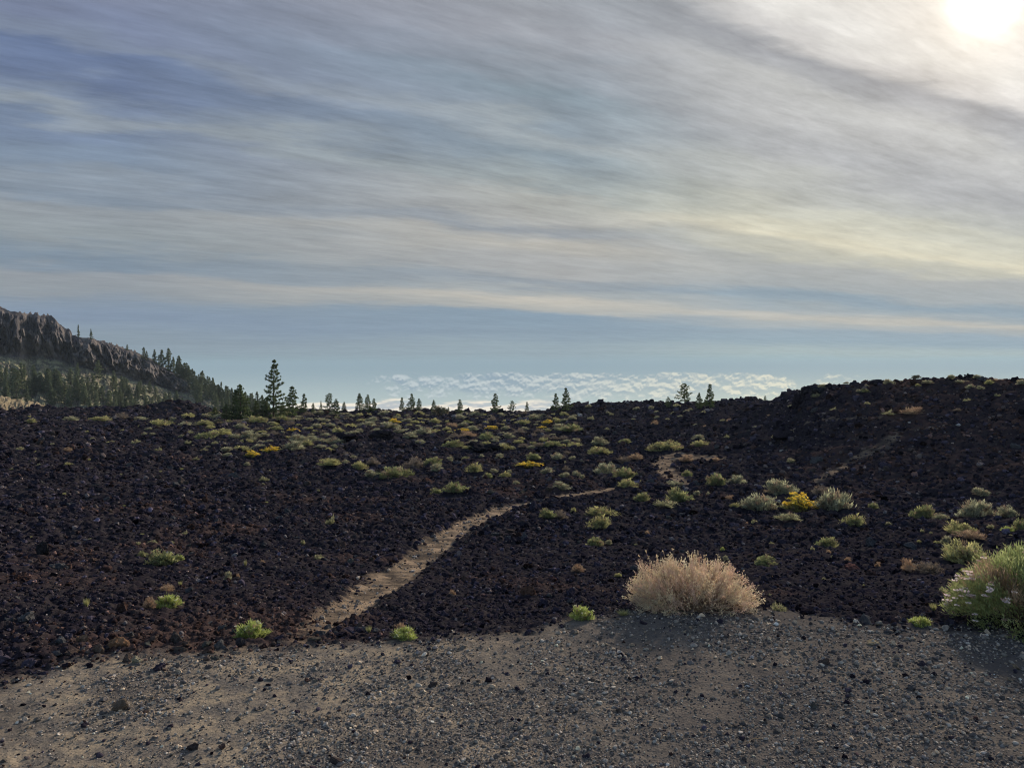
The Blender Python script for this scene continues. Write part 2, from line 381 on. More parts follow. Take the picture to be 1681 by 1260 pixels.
for nm, mask, lb, ct in (('ground', ~(fl | fp), 'dark volcanic ground of clinker and cinders running to the skyline', 'ground'), ('gravel_lot', fl, 'flat grey and tan gravel clearing nearest the camera', 'ground'),
                     ('path', fp, 'pale worn footpath winding up through black lava', 'path')):
    v, f, z_ = submesh(mask)
    link(nm, mesh(nm, v, f, M['ground'], zone=z_, smooth=True), kind='structure', label=lb, category=ct)
# centre fan under the viewer
a = np.linspace(0, 2 * math.pi, 49)[:-1]

# ------------------------------------------------------------ mountain (far, left)
CRE = [(-500, 470), (-150, 492), (-40, 500), (0, 503), (15, 509), (45, 514), (62, 516), (85, 519), (93, 527), (97, 533), (115, 540), (118, 547), (135, 553), (160, 557), (185, 564), (215, 574), (245, 588), (265, 600), (285, 611), (305, 622), (320, 637), (345, 646), (365, 658), (400, 668), (460, 684), (520, 700)]
CLB = [(-500, 560), (-40, 578), (0, 580), (25, 585), (60, 583), (100, 590), (125, 599), (150, 606), (180, 611), (215, 620), (260, 632), (290, 642), (315, 645), (345, 650), (365, 661), (400, 671), (460, 687), (520, 703)]
mpx = np.arange(-500, 521, .8); NS = 150
cy = np.interp(mpx, [c[0] for c in CRE], [c[1] for c in CRE]); by = np.interp(mpx, [c[0] for c in CLB], [c[1] for c in CLB])
amp = np.clip((by - cy) / 30, .1, 1)
cy = cy + amp * 2.6 * fbm(mpx / 14, mpx * 0, 301, 4) * (1 + (np.abs(mpx - 80) < 40) * .6)
vv = []; zz = []
for s_ in np.linspace(0, 1, NS):
    th, ec = th_el(mpx, cy); _, eb = th_el(mpx, by); _, e0 = th_el(mpx, 700 + 0 * mpx)
    rB = 500 + 25 * fbm(mpx / 60, 0 * mpx, 310, 3) - 60 * sm(250, 420, mpx)
    if s_ < .45:                                                            # scree
        q = s_ / .45; r = rB - 120 * (1 - q) ** 1.1; zt = e0 * (rB - 120) * (1 - q) + eb * rB * q; zt = zt - 6 * q * (1 - q) * amp
        d = 1.6 * fbm(mpx / 9, 0 * mpx + s_ * 40, 320, 4); zt = zt + d * min(1, 6 * q * (1 - q)) + 0.5 * vn(mpx / 2.2, 0 * mpx + s_ * 160, 329); cliff = 0 * mpx + sm(.93, 1., q)
    elif s_ < .85:                                                          # cliff with buttresses
        q = (s_ - .45) / .4
        g = (1 - np.abs(fbm(mpx / 17 + .9 * q, 0 * mpx + q * 1.6, 330, 4)) * 2); g2 = fbm(mpx / 6, 0 * mpx + q * 7, 340, 5)
        g3 = .5 - worley(mpx / 4. + 1.5 * fbm(mpx / 11, 0 * mpx + q * 4, 343, 2), 0 * mpx + q * 5.5, 345); g4 = .5 - worley(mpx / 12. + q, 0 * mpx + q * 2.2, 346)
        rec = (6. * g + 4. * g2 + 5. * g3 + 9. * g4) * amp * math.sin(math.pi * min(q * 1.05, 1)) ** .6
        r = rB + 12 * q * q * amp + 5 * q - rec; zt = (eb * rB) * (1 - q) + (ec * (rB + 17)) * q + 1.2 * amp * fbm(mpx / 7, 0 * mpx + q * 9, 350, 3) * math.sin(math.pi * q); cliff = 0 * mpx + 1
    else:
        q = (s_ - .85) / .15; r = rB + 17 + q * 260; zt = ec * (rB + 17) - q * 30 + amp * (2.6 * (.55 - worley(mpx / 5.5, 0 * mpx + q * 14, 361)) + 1.2 * fbm(mpx / 3, 0 * mpx + q * 12, 360, 3)); cliff = 1 - sm(0, .4, q + 0 * mpx)
    vv.append(np.stack([r * np.sin(th), r * np.cos(th), zt], 1)); zz.append(np.stack([cliff * amp, 0 * mpx, 0 * mpx], 1))
v = np.concatenate(vv); z_ = np.concatenate(zz); nm_ = len(mpx)
ii, jj = np.meshgrid(np.arange(NS - 1), np.arange(nm_ - 1), indexing='ij')
f = np.stack([ii * nm_ + jj, ii * nm_ + jj + 1, (ii + 1) * nm_ + jj + 1, (ii + 1) * nm_ + jj], 2).reshape(-1, 4)
link('mountain', mesh('mountain', v, f, M['mountain'], zone=z_, smooth=False), kind='structure', label='distant mountain flank with a dark cliff band above a wooded scree', category='mountain')
MV = v.reshape(NS, nm_, 3)
def mount_at(px, py):
    i = int(np.clip((px + 500) / .8, 0, nm_ - 1)); c = MV[:, i]; e = c[:, 2] / np.hypot(c[:, 0], c[:, 1]); _, el = th_el(px, py)
    hit = np.nonzero(e[:int(NS * .86)] >= el)[0]; k_ = hit[0] if len(hit) else int(NS * .85)
    return c[k_]
# low tan spur in front of the scree
sx = np.arange(-200, 112, 2.); sy = np.interp(sx, [-200, 0, 30, 60, 85, 100, 112], [630, 650, 655, 661, 667, 672, 680]); vv = []
for q in np.linspace(0, 1, 40):
    th, et = th_el(sx, sy); r = 250 + 60 * q; zt = et * 290 * math.sin(min(q / .66, 1) * math.pi / 2) + (1 - math.sin(min(q / .66, 1) * math.pi / 2)) * -32 - max(0, q - .66) * 40 + .9 * fbm(sx / 7, 0 * sx + q * 14, 400, 4)
    vv.append(np.stack([r * np.sin(th), r * np.cos(th), zt], 1))
v = np.concatenate(vv); n2 = len(sx); ii, jj = np.meshgrid(np.arange(39), np.arange(n2 - 1), indexing='ij')
f = np.stack([ii * n2 + jj, ii * n2 + jj + 1, (ii + 1) * n2 + jj + 1, (ii + 1) * n2 + jj], 2).reshape(-1, 4)
link('hill', mesh('hill', v, f, M['mountain'], zone=np.tile([[0, .85, 0]], (len(v), 1))), kind='structure', label='low tan grassy spur between the lava and the wooded scree', category='hill')

# ------------------------------------------------------------ things: helpers
def tree_copy(root, loc, sc, rz, label, group):
    r = root.copy(); COL.objects.link(r); r.location = loc; r.scale = sc; r.rotation_euler = (0, 0, rz)
    r['label'] = label
    if group: r['group'] = group
    elif 'group' in r: del r['group']
    for ch in protos[root.name]:
        c = ch.copy(); COL.objects.link(c); c.parent = r
    return r
protos = {}; used = set()
def place(root, loc, sc, rz, label, group=None):
    """the first placing moves the prototype itself"""
    if root.name in used: return tree_copy(root, loc, sc, rz, label, group)
    used.add(root.name); root.location = loc; root.scale = sc; root.rotation_euler = (0, 0, rz); root['label'] = label
    if group: root['group'] = group
    return root
def proto(name, category, parts):
    e_ = bpy.data.objects.new(name, None); COL.objects.link(e_); e_['category'] = category; e_.empty_display_size = .1
    ch = [link(n, m, e_) for n, m in parts]; protos[e_.name] = ch
    return e_

# ------------------------------------------------------------ pines (unit height)
def pine(seed, w=.34, whorls=20, nb=6, ncl=4, nn=9, nl=.045, nw=.011, z0=.1, crown=.75, col=(.075, .10, .042), irregular=.25, droop=.1, leaf_only=False):
    rs = np.random.RandomState(seed); parts = []; wood = []
    zs = z0 + (1 - z0) * (np.linspace(0, 1, whorls) ** .92); zs[:-1] += rs.uniform(-.008, .008, whorls - 1)
    lean = rs.normal(0, .012, 2)
    ctr = lambda z: np.array([lean[0] * z * z + .004 * math.sin(9 * z + seed), lean[1] * z * z, z])
    segs = np.linspace(0, .985, 10)
    A = np.array([ctr(z) for z in segs[:-1]]); B = np.array([ctr(z) for z in segs[1:]])
    wr = .034 * (1 - segs) ** .85 + .003
    for kx in range(9):
        n = 7; an = np.linspace(0, 2 * math.pi, n, endpoint=False); c = np.stack([np.cos(an), np.sin(an), 0 * an], 1)
        VV = np.concatenate([A[kx] + c * wr[kx] * .5, B[kx] + c * wr[kx + 1] * .5]); q = np.arange(n); q2 = (q + 1) % n
        wood.append((VV, np.concatenate([np.stack([q, q2, q2 + n], 1), np.stack([q, q2 + n, q + n], 1)]), np.array([.08, .06, .045])))
    for i, z in enumerate(zs[:-1]):
        t = (z - z0) / (1 - z0)
        Lw = w * .5 * (1 - t) ** crown * (.35 + .65 * min(1, t / .12 + .4)) + .012
        k_ = nb + rs.randint(-1, 2); a0 = rs.uniform(0, 6.28)
        for b in range(k_):
            a = a0 + b * 2 * math.pi / k_ + rs.normal(0, .25); Lb = Lw * (1 + rs.uniform(-irregular, irregular) * 1.3)
            if rs.rand() < irregular * .25: Lb *= .5
            up = .25 + .5 * t - droop * (1 - t) + rs.normal(0, .08); d = np.array([math.cos(a), math.sin(a), up * .7]); d /= np.linalg.norm(d)
            p0 = ctr(z); p1 = p0 + d * Lb; p1[2] += .0; 
            wood.append(strips(rs, p0[None], p1[None], .0075 * (1.2 - t), .002, (.07, .05, .04)))
            m = max(2, int(round(ncl * Lb / (w * .5) + 1)))
            for c_ in range(m):
                u = .38 + .62 * (c_ + .5 * rs.rand()) / m; pc = p0 + d * Lb * min(u, 1.) + rs.normal(0, .006, 3); pc[2] += .012 * u
                n = nn; dirs = unit(rs.normal(size=(n, 3)) + d * .8 + np.array([0, 0, .55])) * nl * rs.uniform(.6, 1.1, (n, 1)) * (1.15 - .5 * t)
                cc = varied(rs, col, n, .2) * rs.uniform(.75, 1.35)
                parts.append(blades(rs, np.repeat(pc[None], n, 0), dirs, nw * rs.uniform(.8, 1.3, n), cc))
    tip = ctr(.97); n = nn * 2
    parts.append(blades(rs, np.repeat(tip[None], n, 0) + rs.normal(0, .004, (n, 3)), unit(rs.normal(size=(n, 3)) * .5 + [0, 0, 1]) * nl * .7, nw, varied(rs, col, n)))
    v, f, t = cat(parts); c = mesh('crown', v, f, M['needle'], tint=t)
    v, f, t = cat(wood); tr = mesh('trunk', v, f, M['bark'], tint=t)
    return tr, c
def pine_proto(*a_, **k_):
    tr, c = pine(*a_, **k_); return proto('pine_tree', 'tree', [('trunk', tr), ('crown', c)])
BIG = pine_proto(1, w=.41, whorls=17, nb=7, ncl=5, nn=16, nl=.042, nw=.0085, z0=.06, crown=.85, irregular=.36)
PN = [pine_proto(2, w=.44, whorls=12, nb=6, ncl=3, nn=14, nl=.075, nw=.018, z0=.1, crown=.75, irregular=.35),
      pine_proto(3, w=.48, whorls=11, nb=6, ncl=3, nn=14, nl=.08, nw=.019, z0=.08, crown=.7, irregular=.4),
      pine_proto(4, w=.42, whorls=12, nb=5, ncl=3, nn=15, nl=.075, nw=.018, z0=.14, crown=.8, irregular=.35)]
RND = pine_proto(5, w=.66, whorls=11, nb=6, ncl=4, nn=14, nl=.075, nw=.018, z0=.2, crown=.55, irregular=.4, droop=.2)
FULL = pine_proto(6, w=.56, whorls=12, nb=7, ncl=4, nn=13, nl=.075, nw=.02, z0=.04, crown=.65, irregular=.3)
FAR = [pine_proto(10 + i, w=.36 + .05 * i, whorls=10, nb=5, ncl=2, nn=10, nl=.10, nw=.035, z0=.08, crown=.7, irregular=.4, col=(.10, .12, .07)) for i in range(4)]  # lighter, greyer needles: distance haze put into their colour

TREES = [(449, 688, 92, BIG, 'tallest lone pine on the skyline with open whorled branches', 1.), (395, 688, 52, FULL, 'broad green pine beside the tallest pine, against the forest edge', 1.),
 (480, 684, 47, PN[1], 'second tallest skyline pine, just past the tallest pine', 1.), (499, 680, 32, PN[2], 'narrow pine next to the second tallest skyline pine', 1.),
 (514, 679, 17, PN[0], 'tiny pine between the narrow pine and the thin bare-stemmed one', 1.1), (527, 677, 18, PN[2], 'thin sparse small pine beside the bushy two-topped pine', .7),
 (541, 679, 32, RND, 'bushy wide pine with two tops on the skyline', .9), (552, 679, 24, FULL, 'short full pine touching the bushy two-topped pine', .9),
 (565, 677, 17, FULL, 'small round young pine alone beyond the bushy two-topped pine', .85), (590, 676, 30, PN[0], 'slim pointed pine beside a close pair in front of cloud', 1.15),
 (604, 677, 29, FULL, 'larger pine of the close pair in front of the white cloud', .75), (614, 677, 23, PN[1], 'smaller pine of the close pair in front of the white cloud', .9),
 (660, 676, 24, PN[2], 'shortest of three pines standing in a row before white cloud', 1.), (676, 676, 30, PN[1], 'tallest of three pines standing in a row before white cloud', 1.),
 (688, 676, 22, PN[0], 'bushy low pine closing the row of three before cloud', 1.15), (712, 679, 23, PN[0], 'lone pine rising beside the dark domed skyline shrub', 1.),
 (736, 677, 9, PN[1], 'minute pine seedling past the dark domed skyline shrub', 1.), (755, 680, 25, PN[1], 'lone small pine with a low side branch, before white cloud', 1.),
 (813, 679, 34, PN[1], 'tall slim pine alone above the middle of the skyline', .95), (841, 677, 20, RND, 'small spreading pine just past the slim middle pine', 1.),
 (865, 676, 17, PN[2], 'small thin ragged pine before the leaning pair', 1.1), (912, 676, 31, PN[2], 'shorter pine of the pair where the far ridge begins', 1.1), (929, 676, 39, PN[1], 'taller pine of the pair where the far ridge begins', .9),
 (1097, 671, 19, RND, 'little round-topped pine in front of the spreading pine', .9), (1124, 664, 34, RND, 'broad spreading pine with gaps on the far ridge', 1.05),
 (1148, 671, 25, FULL, 'bushy low pine at the foot of the straight ridge pine', .85), (1165, 672, 40, PN[2], 'tall straight pine at the end of the ridge group', 1.05), (1256, 652, 9, PN[1], 'tiny pine alone on the far ridge near the boulders', 1.),
 (372, 690, 24, FULL, 'low bushy pine at the foot of the forest edge', 1.1), (352, 688, 18, FULL, 'squat young pine where the lava mound ends', 1.2), (420, 685, 26, FULL, 'small dense pine between the broad pine and the tallest', .9), (436, 687, 22, RND, 'low pine tucked under the tallest pine', .9), (463, 686, 24, FULL, 'bushy pine close behind the tallest pine', .8)]
for px, py, h, pr, lb, ws in TREES:
    x, y, z, r = ground_at(px, py); H = h * r / F / math.cos(math.atan2(x, y))
    place(pr, (x, y, z - .03 * H), (H * ws, H * ws, H), rnd.uniform(0, 6.28), lb, 'pines along the skyline')
# forest on the mountain
def mtree(px, py, h, lb, gp, ws=1.):
    c = mount_at(px, py); r = math.hypot(c[0], c[1]); H = h * r / F
    place(rnd.choice(FAR), (c[0], c[1], c[2] - .05 * H), (H * ws, H * ws, H), rnd.uniform(0, 6.28), lb, gp)
for px, py, h, ws, lb in [(129, 554, 19, .5, 'columnar pine alone on the cliff top, the taller of two'), (150, 558, 16, .6, 'columnar pine alone on the cliff top, the shorter of two'), (209, 575, 9, 1., 'tiny pine on the open cliff crest before the crest trees thicken'),
                      (236, 589, 18, .9, 'first tall pine where the crest trees thicken'), (241, 592, 15, .8, 'small pine leaning against the first tall crest pine'), (254, 596, 21, .8, 'slim pine standing apart on the cliff crest'),
                      (266, 603, 27, 1.1, 'dense broad pine on the cliff crest'), (277, 609, 35, .8, 'tallest airy pine on the cliff crest'), (285, 611, 24, .7, 'thin pine next to the tallest crest pine')]:
    mtree(px, py, h, lb, 'pines on the cliff crest', ws)
for i in range(60):
    px = 290 + 150 * (i + rnd.random()) / 60; c = np.interp(px, [c[0] for c in CRE], [c[1] for c in CRE])
    mtree(px, c + rnd.uniform(0, 4), rnd.uniform(22, 34) * (1 if px < 330 else .95), 'dark pine in the close-set wood descending the mountain crest', 'pines of the wood descending the crest', rnd.uniform(.6, .95))
for i in range(34):
    px = rnd.uniform(318, 440); c = np.interp(px, [c[0] for c in CRE], [c[1] for c in CRE]); mtree(px, min(c + rnd.uniform(6, 24), 690), rnd.uniform(20, 30), 'pine on the lower flank in front of the crest wood', 'pines on the lower flank', rnd.uniform(.7, 1.))
n = 0
while n < 88:
    px = rnd.uniform(-12, 330); top = np.interp(px, [c[0] for c in CLB], [c[1] for c in CLB]); py = rnd.uniform(top + 4, 684)
    dens = sm(top + 12, top + 45, py) * (1 if not (px < 95 and py > 668) else .2)
    if px < 130: dens *= .9 if 632 < py < 668 else .12
    if py < top + 22: dens *= .3
    if rnd.random() > dens + .05: continue
    h = rnd.uniform(17, 27) + (8 if px < 140 and py > 635 else 0)
    lb, gp = ('tall pine in the dense stand at the foot of the scree', 'tall pines of the stand below the cliff') if h > 26 else (('medium pine on the boulder scree under the cliff', 'medium pines on the scree') if py > 640 else ('small pine high on the scree close under the cliff', 'small pines high on the scree'))
    mtree(px, py, h, lb, gp, rnd.uniform(.75, 1.2)); n += 1

# ------------------------------------------------------------ shrubs (unit width, height 1)
def dome(seed, ncl, nb, col, tip, bl=.16, bw=.03, lob=4, upr=.6, stems=40, flowers=None, nf=0, fs=.03, stemcol=(.12, .1, .07), flat=0., inner=.35, leaf='leaf', tipmix=.35):
    rs = np.random.RandomState(seed); parts = []
    an = rs.uniform(0, 6.28, lob); ro = rs.uniform(.08, .34, lob); ro[0] = .06; sr = rs.uniform(.2, .34, lob); sh = rs.uniform(.45, .9, lob); sh[0] = 1.; sr[0] = .34
    li = rs.choice(lob, ncl, p=sr ** 2 / (sr ** 2).sum()); C = sph(rs, ncl, -.05); C[:, 2] = np.abs(C[:, 2])
    Cs = C * np.stack([sr[li], sr[li], sh[li] * .84], 1) * rs.uniform(.82, 1.06, (ncl, 1)) * (1 - flat * np.array([0, 0, 1])); Cs[:, 0] += np.cos(an[li]) * ro[li]; Cs[:, 1] += np.sin(an[li]) * ro[li]
    cc = rs.uniform(.55, 1.35, (ncl, 1)); tm = rs.rand(ncl, 1) < tipmix
    base = np.where(tm, np.array(tip), np.array(col)) * cc; dead = rs.rand(ncl, 1) < .13; base = np.where(dead, np.array([[.24, .18, .13]]) * cc, base)
    idx = np.repeat(np.arange(ncl), nb); n = len(idx)
    k_ = 1 - inner * rs.rand(n, 1) ** 2
    P = Cs[idx] * k_ + rs.normal(0, .035, (n, 3)) * np.array([1, 1, 1.2]); P[:, 2] = np.maximum(P[:, 2] - bl * .3, 0)
    D = unit(unit(C[idx]) * (1 - upr) + np.array([0, 0, 1]) * upr + rs.normal(0, .3, (n, 3))) * bl * rs.uniform(.5, 1.1, (n, 1)); D[:, 2] *= 1.5
    parts.append(blades(rs, P, D, bw * rs.uniform(.6, 1.3, n), np.clip(base[idx] * rs.uniform(.8, 1.2, (n, 1)), 0, 1), leaf))
    v, f, t = cat(parts); out = [('foliage', mesh('foliage', v, f, M['leaf'], tint=t))]
    if stems:
        i = rs.choice(ncl, stems); A = rs.normal(0, .05, (stems, 3)) * [1, 1, 0]; v, f, t = strips(rs, A, Cs[i] * .97, .022, .008, varied(rs, stemcol, stems)); out.append(('stems', mesh('stems', v, f, M['wood'], tint=t)))
    if flowers is not None:
        up_ = np.nonzero(C[:, 2] > .25)[0]; i = rs.choice(up_, nf); P = Cs[i] * 1.02 + rs.normal(0, .03, (nf, 3)) + [0, 0, bl * .5]
        fp_ = []
        for q in range(5): fp_.append(blades(rs, P, unit(rs.normal(size=(nf, 3)) + [0, 0, .5]) * fs, fs * .8, varied(rs, flowers, nf, .2)))
        v, f, t = cat(fp_); out.append(('flowers', mesh('flowers', v, f, M['flower'], tint=t)))
    return out
GRN, GRY, YG, LIME = (.18, .205, .10), (.235, .24, .17), (.31, .31, .15), (.32, .37, .12)
K = {}
def kind(key, name, category, n, **kw): K[key] = [proto(name, category, dome(1000 + sum(map(ord, key)) * 7 + i, **kw)) for i in range(n)]
kind('g', 'green_shrub', 'shrub', 3, ncl=110, nb=26, col=GRN, tip=YG, bl=.14, bw=.022, lob=5)
kind('e', 'grey_green_shrub', 'shrub', 3, ncl=100, nb=24, col=GRY, tip=(.42, .42, .28), bl=.13, bw=.022, lob=4)
kind('y', 'yellow_green_shrub', 'shrub', 2, ncl=110, nb=24, col=YG, tip=(.50, .47, .22), bl=.13, bw=.022, lob=6)
kind('f', 'flowering_shrub', 'flowering shrub', 2, ncl=90, nb=20, col=(.16, .17, .05), tip=YG, bl=.12, bw=.022, lob=5, flowers=(.82, .62, .08), nf=420, fs=.05)
kind('t', 'dry_shrub', 'dry shrub', 2, ncl=90, nb=24, col=(.30, .20, .14), tip=(.42, .32, .22), bl=.15, bw=.012, lob=4, stems=60, stemcol=(.25, .18, .13))
kind('b', 'grey_dry_shrub', 'dry shrub', 2, ncl=90, nb=22, col=(.13, .11, .10), tip=(.2, .17, .14), bl=.15, bw=.012, lob=4, stems=60)
kind('d', 'dark_shrub', 'shrub', 1, ncl=110, nb=24, col=(.06, .065, .045), tip=(.09, .09, .07), bl=.12, bw=.02, lob=2)
kind('l', 'low_green_plant', 'plant', 2, ncl=80, nb=22, col=LIME, tip=(.3, .34, .1), bl=.24, bw=.022, lob=4, upr=.75, flowers=(.6, .6, .45), nf=40, fs=.05)
kind('p', 'low_pale_plant', 'plant', 2, ncl=50, nb=16, col=(.28, .28, .16), tip=(.36, .35, .22), bl=.26, bw=.022, lob=3, upr=.75)
# grass-like tuft
def tuft(seed, col, n=160):
    rs = np.random.RandomState(seed); a = rs.uniform(0, 6.28, n); q = rs.rand(n) ** .6
    P = np.stack([np.cos(a) * .12 * q, np.sin(a) * .12 * q, 0 * a], 1); D = np.stack([np.cos(a) * q * .4, np.sin(a) * q * .4, rs.uniform(.5, 1., n)], 1)
    v, f, t = blades(rs, P, D, .035, varied(rs, col, n), 'tri'); return [('leaf_blades', mesh('leaf_blades', v, f, M['leaf'], tint=t))]
K['u'] = [proto('grass_tuft', 'grass tuft', tuft(51 + i, (.30, .30, .14))) for i in range(2)]

# (px, base y, width px, height px, kind, label or None)
B = [(1287, 812, 56, 27, 'e', 'silvery green shrub directly behind the golden-flowered one'), (1250, 838, 58, 30, 'e', 'large grey-green shrub touching the golden-flowered shrub on its path side'), (1320, 839, 66, 28, 'f', 'low spreading shrub covered in golden flowers near the hill foot'),
 (1378, 838, 58, 38, 'e', 'tall silvery shrub with pale stems next to the golden-flowered one'), (1352, 812, 36, 15, 'b', 'bare grey twiggy shrub behind the tall silvery shrub'), (1437, 836, 18, 12, 'g', 'small round green shrub alone uphill of the tall silvery shrub'),
 (1409, 864, 31, 20, 'y', 'two-lobed yellow-green shrub below the tall silvery shrub'), (1303, 860, 42, 12, 'p', 'flat pale straw-coloured plant below the golden-flowered shrub'), (1365, 900, 32, 19, 'g', 'domed green shrub alone in the middle of the bare lava slope'),
 (1261, 928, 38, 16, 'g', 'flat-topped green shrub just beyond the big dry bush'), (1525, 853, 34, 23, 'g', 'tight rounded green shrub at the foot of the bare hill'), (1552, 854, 26, 12, 'e', 'low grey-green shrub clinging to the tight rounded green one'),
 (1611, 850, 52, 29, 'e', 'broad dull grey-green shrub at the hill foot near the frame side'), (1615, 816, 22, 13, 'e', 'small dull shrub highest at the hill foot'), (1662, 850, 28, 20, 'e', 'thin grey-green shrub past the broad dull one'),
 (1585, 878, 42, 23, 'y', 'bright yellow-green shrub with brown-tipped crown at hill foot'), (1678, 872, 18, 22, 'g', 'green shrub cut by the frame above the big flowering bush'), (1556, 891, 17, 12, 'e', 'small grey shrub under the bright yellow-green one'),
 (1602, 890, 42, 13, 't', 'low tan and rust plant behind the wide yellow-green shrub'), (1600, 925, 76, 34, 'y', 'wide yellow-green shrub just beyond the big flowering bush'), (1495, 938, 26, 23, 't', 'rusty round dry shrub alone on the lava'), (1536, 941, 46, 17, 'b', 'grey-brown dry twig mat beside the rusty round shrub'),
 (920, 807, 28, 16, 'e', 'pale domed shrub standing where the footpath narrows'), (898, 854, 28, 17, 'g', 'bright green shrub with a dry grey half beside the path'), (921, 853, 26, 17, 'b', 'dry grey shrub joined to a bright green one'), (985, 850, 48, 18, 'y', 'upper half of the large lobed yellow-green shrub past the path'),
 (989, 870, 36, 24, 'y', 'lower lobes of the large yellow-green shrub past the path'), (979, 897, 28, 17, 'g', 'green shrub directly below the large lobed one'), (1001, 896, 14, 9, 'e', 'small shrub at the side of the green one below the lobed shrub'),
 (1031, 801, 34, 17, 'y', 'yellow-green shrub at the far end of the path'), (1057, 824, 27, 17, 'g', 'rounded green shrub between the path end and the wide green shrub'), (1115, 823, 42, 25, 'g', 'wide green shrub with spiky crown, centre of the right-hand flat'), (1100, 836, 46, 12, 'p', 'pale yellowish creeping plant right below the wide green shrub'),
 (1180, 798, 27, 23, 'g', 'upright green shrub with white-tipped stems'), (1211, 794, 32, 16, 'e', 'bluish grey shrub next to the upright green one'), (1209, 835, 18, 9, 'y', 'tiny green shrub at the edge of the large grey-green one'), (954, 1020, 42, 24, 'l', 'green plant with long arching stalks at the gravel edge'),
 (950, 940, 22, 13, 't', 'small pinkish dry tuft on dark lava before the lobed shrub'), (1030, 786, 38, 22, 'g', 'large dark green shrub above the path end'), (1000, 779, 44, 22, 'e', 'spreading grey shrub leaning on the large dark green one'), (1095, 740, 54, 20, 'y', 'long pale-topped yellow-green shrub above the sandy bend'),
 (1152, 732, 34, 10, 'y', 'thin yellowish shrub strip beyond the sandy bend'), (986, 732, 28, 16, 'e', 'grey-green shrub at the shaded foot of the far ridge'), (1076, 698, 13, 9, 't', 'round straw-coloured shrub alone under the far ridge'), (1130, 757, 26, 13, 't', 'tan shrub on the sandy bend'), (1177, 758, 14, 10, 't', 'small pink-tan ball shrub beyond the sandy bend'),
 (866, 768, 44, 12, 'f', 'bright yellow flowering cushion in the middle shrub belt'), (874, 757, 26, 13, 'g', 'green shrub right behind the middle yellow cushion'), (898, 777, 22, 13, 'e', 'pale shrub below the middle yellow cushion'), (540, 768, 33, 15, 'y', 'yellow-tinged domed shrub alone at the near side of the belt'),
 (587, 770, 31, 14, 'y', 'yellow-green shrub next to a rounded grey one'), (611, 766, 23, 14, 'b', 'rounded grey shrub behind the yellow-green pair'), (606, 784, 24, 13, 'e', 'silvery shrub at the near side of the long green mass'), (650, 784, 52, 20, 'g', 'long low green shrub mass in the middle of the belt'),
 (680, 768, 38, 20, 'b', 'grey-brown half-dry shrub above the long green mass'), (711, 764, 32, 15, 'g', 'fresh green shrub joined to the half-dry one'), (716, 776, 26, 13, 'e', 'dull shrub under the fresh green one'), (744, 810, 38, 19, 'g', 'domed green shrub above the path, the larger of two'), (715, 811, 21, 12, 'g', 'small green shrub beside the larger domed one above the path'),
 (437, 743, 33, 12, 'f', 'upper of two yellow flowering cushions near the forest side'), (410, 752, 28, 10, 'f', 'lower of two yellow flowering cushions near the forest side'), (478, 741, 38, 17, 'e', 'large pale grey shrub beside the two yellow cushions'), (479, 709, 23, 8, 'f', 'yellow flowering patch below the tallest pine'),
 (645, 695, 24, 9, 'f', 'yellow flowering patch under the row of three pines'), (806, 707, 26, 8, 'f', 'yellow flowering patch below the slim middle pine'), (766, 718, 32, 11, 't', 'tan and rusty shrub strip before the slim middle pine'), (755, 711, 26, 8, 'f', 'thin yellowish strip behind the tan shrub strip'), (723, 684, 35, 20, 'd', 'dark domed shrub breaking the skyline beside a pine'),
 (780, 777, 28, 17, 'y', 'straw and green shrub in the belt above the path'), (800, 785, 20, 11, 'g', 'green shrub next to the straw and green one'), (897, 698, 24, 9, 'f', 'yellow-topped shrub below the leaning pine pair'), (887, 704, 18, 6, 'f', 'thin yellow patch under the yellow-topped shrub'), (255, 928, 47, 25, 'g', 'large green shrub alone on the black lava nearest the mountain side'),
 (230, 913, 13, 10, 'g', 'small green sprig behind the large lone green shrub'), (295, 922, 12, 11, 'l', 'small bright sprig beside the large lone green shrub'), (271, 1000, 39, 20, 'l', 'bright lime-green cushion plant beside brown dead stems'), (243, 1000, 20, 19, 't', 'brown dead plant touching the lime-green cushion'),
 (269, 972, 25, 13, 't', 'brown withered plant above the lime-green cushion'), (372, 952, 16, 15, 'e', 'olive ball plant alone between green cushion and path'), (412, 1048, 58, 26, 'l', 'sprawling green plant with pale flowers at the clearing edge, path side'), (662, 1051, 42, 19, 'l', 'lime-green plant at the clearing edge below the footpath'),
 (543, 862, 17, 16, 'p', 'pale upright tuft in the black lava before the path'), (1507, 684, 38, 13, 't', 'pinkish dry shrub spread on the upper hillside'), (1463, 685, 18, 8, 'p', 'pale little shrub on the upper hillside'), (1280, 1003, 25, 13, 'p', 'small whitish dry tuft at the foot of the big dry bush'), (1514, 1029, 32, 14, 'l', 'light green plant with white heads beside the big flowering bush'),
 (1528, 632, 22, 6, 'e', 'low shrub on the hill crest near the topmost boulder'), (1507, 623, 16, 6, 'd', 'dark low shrub breaking the hill crest'), (1640, 625, 32, 5, 't', 'tan flattened shrub lying on the hill crest')]
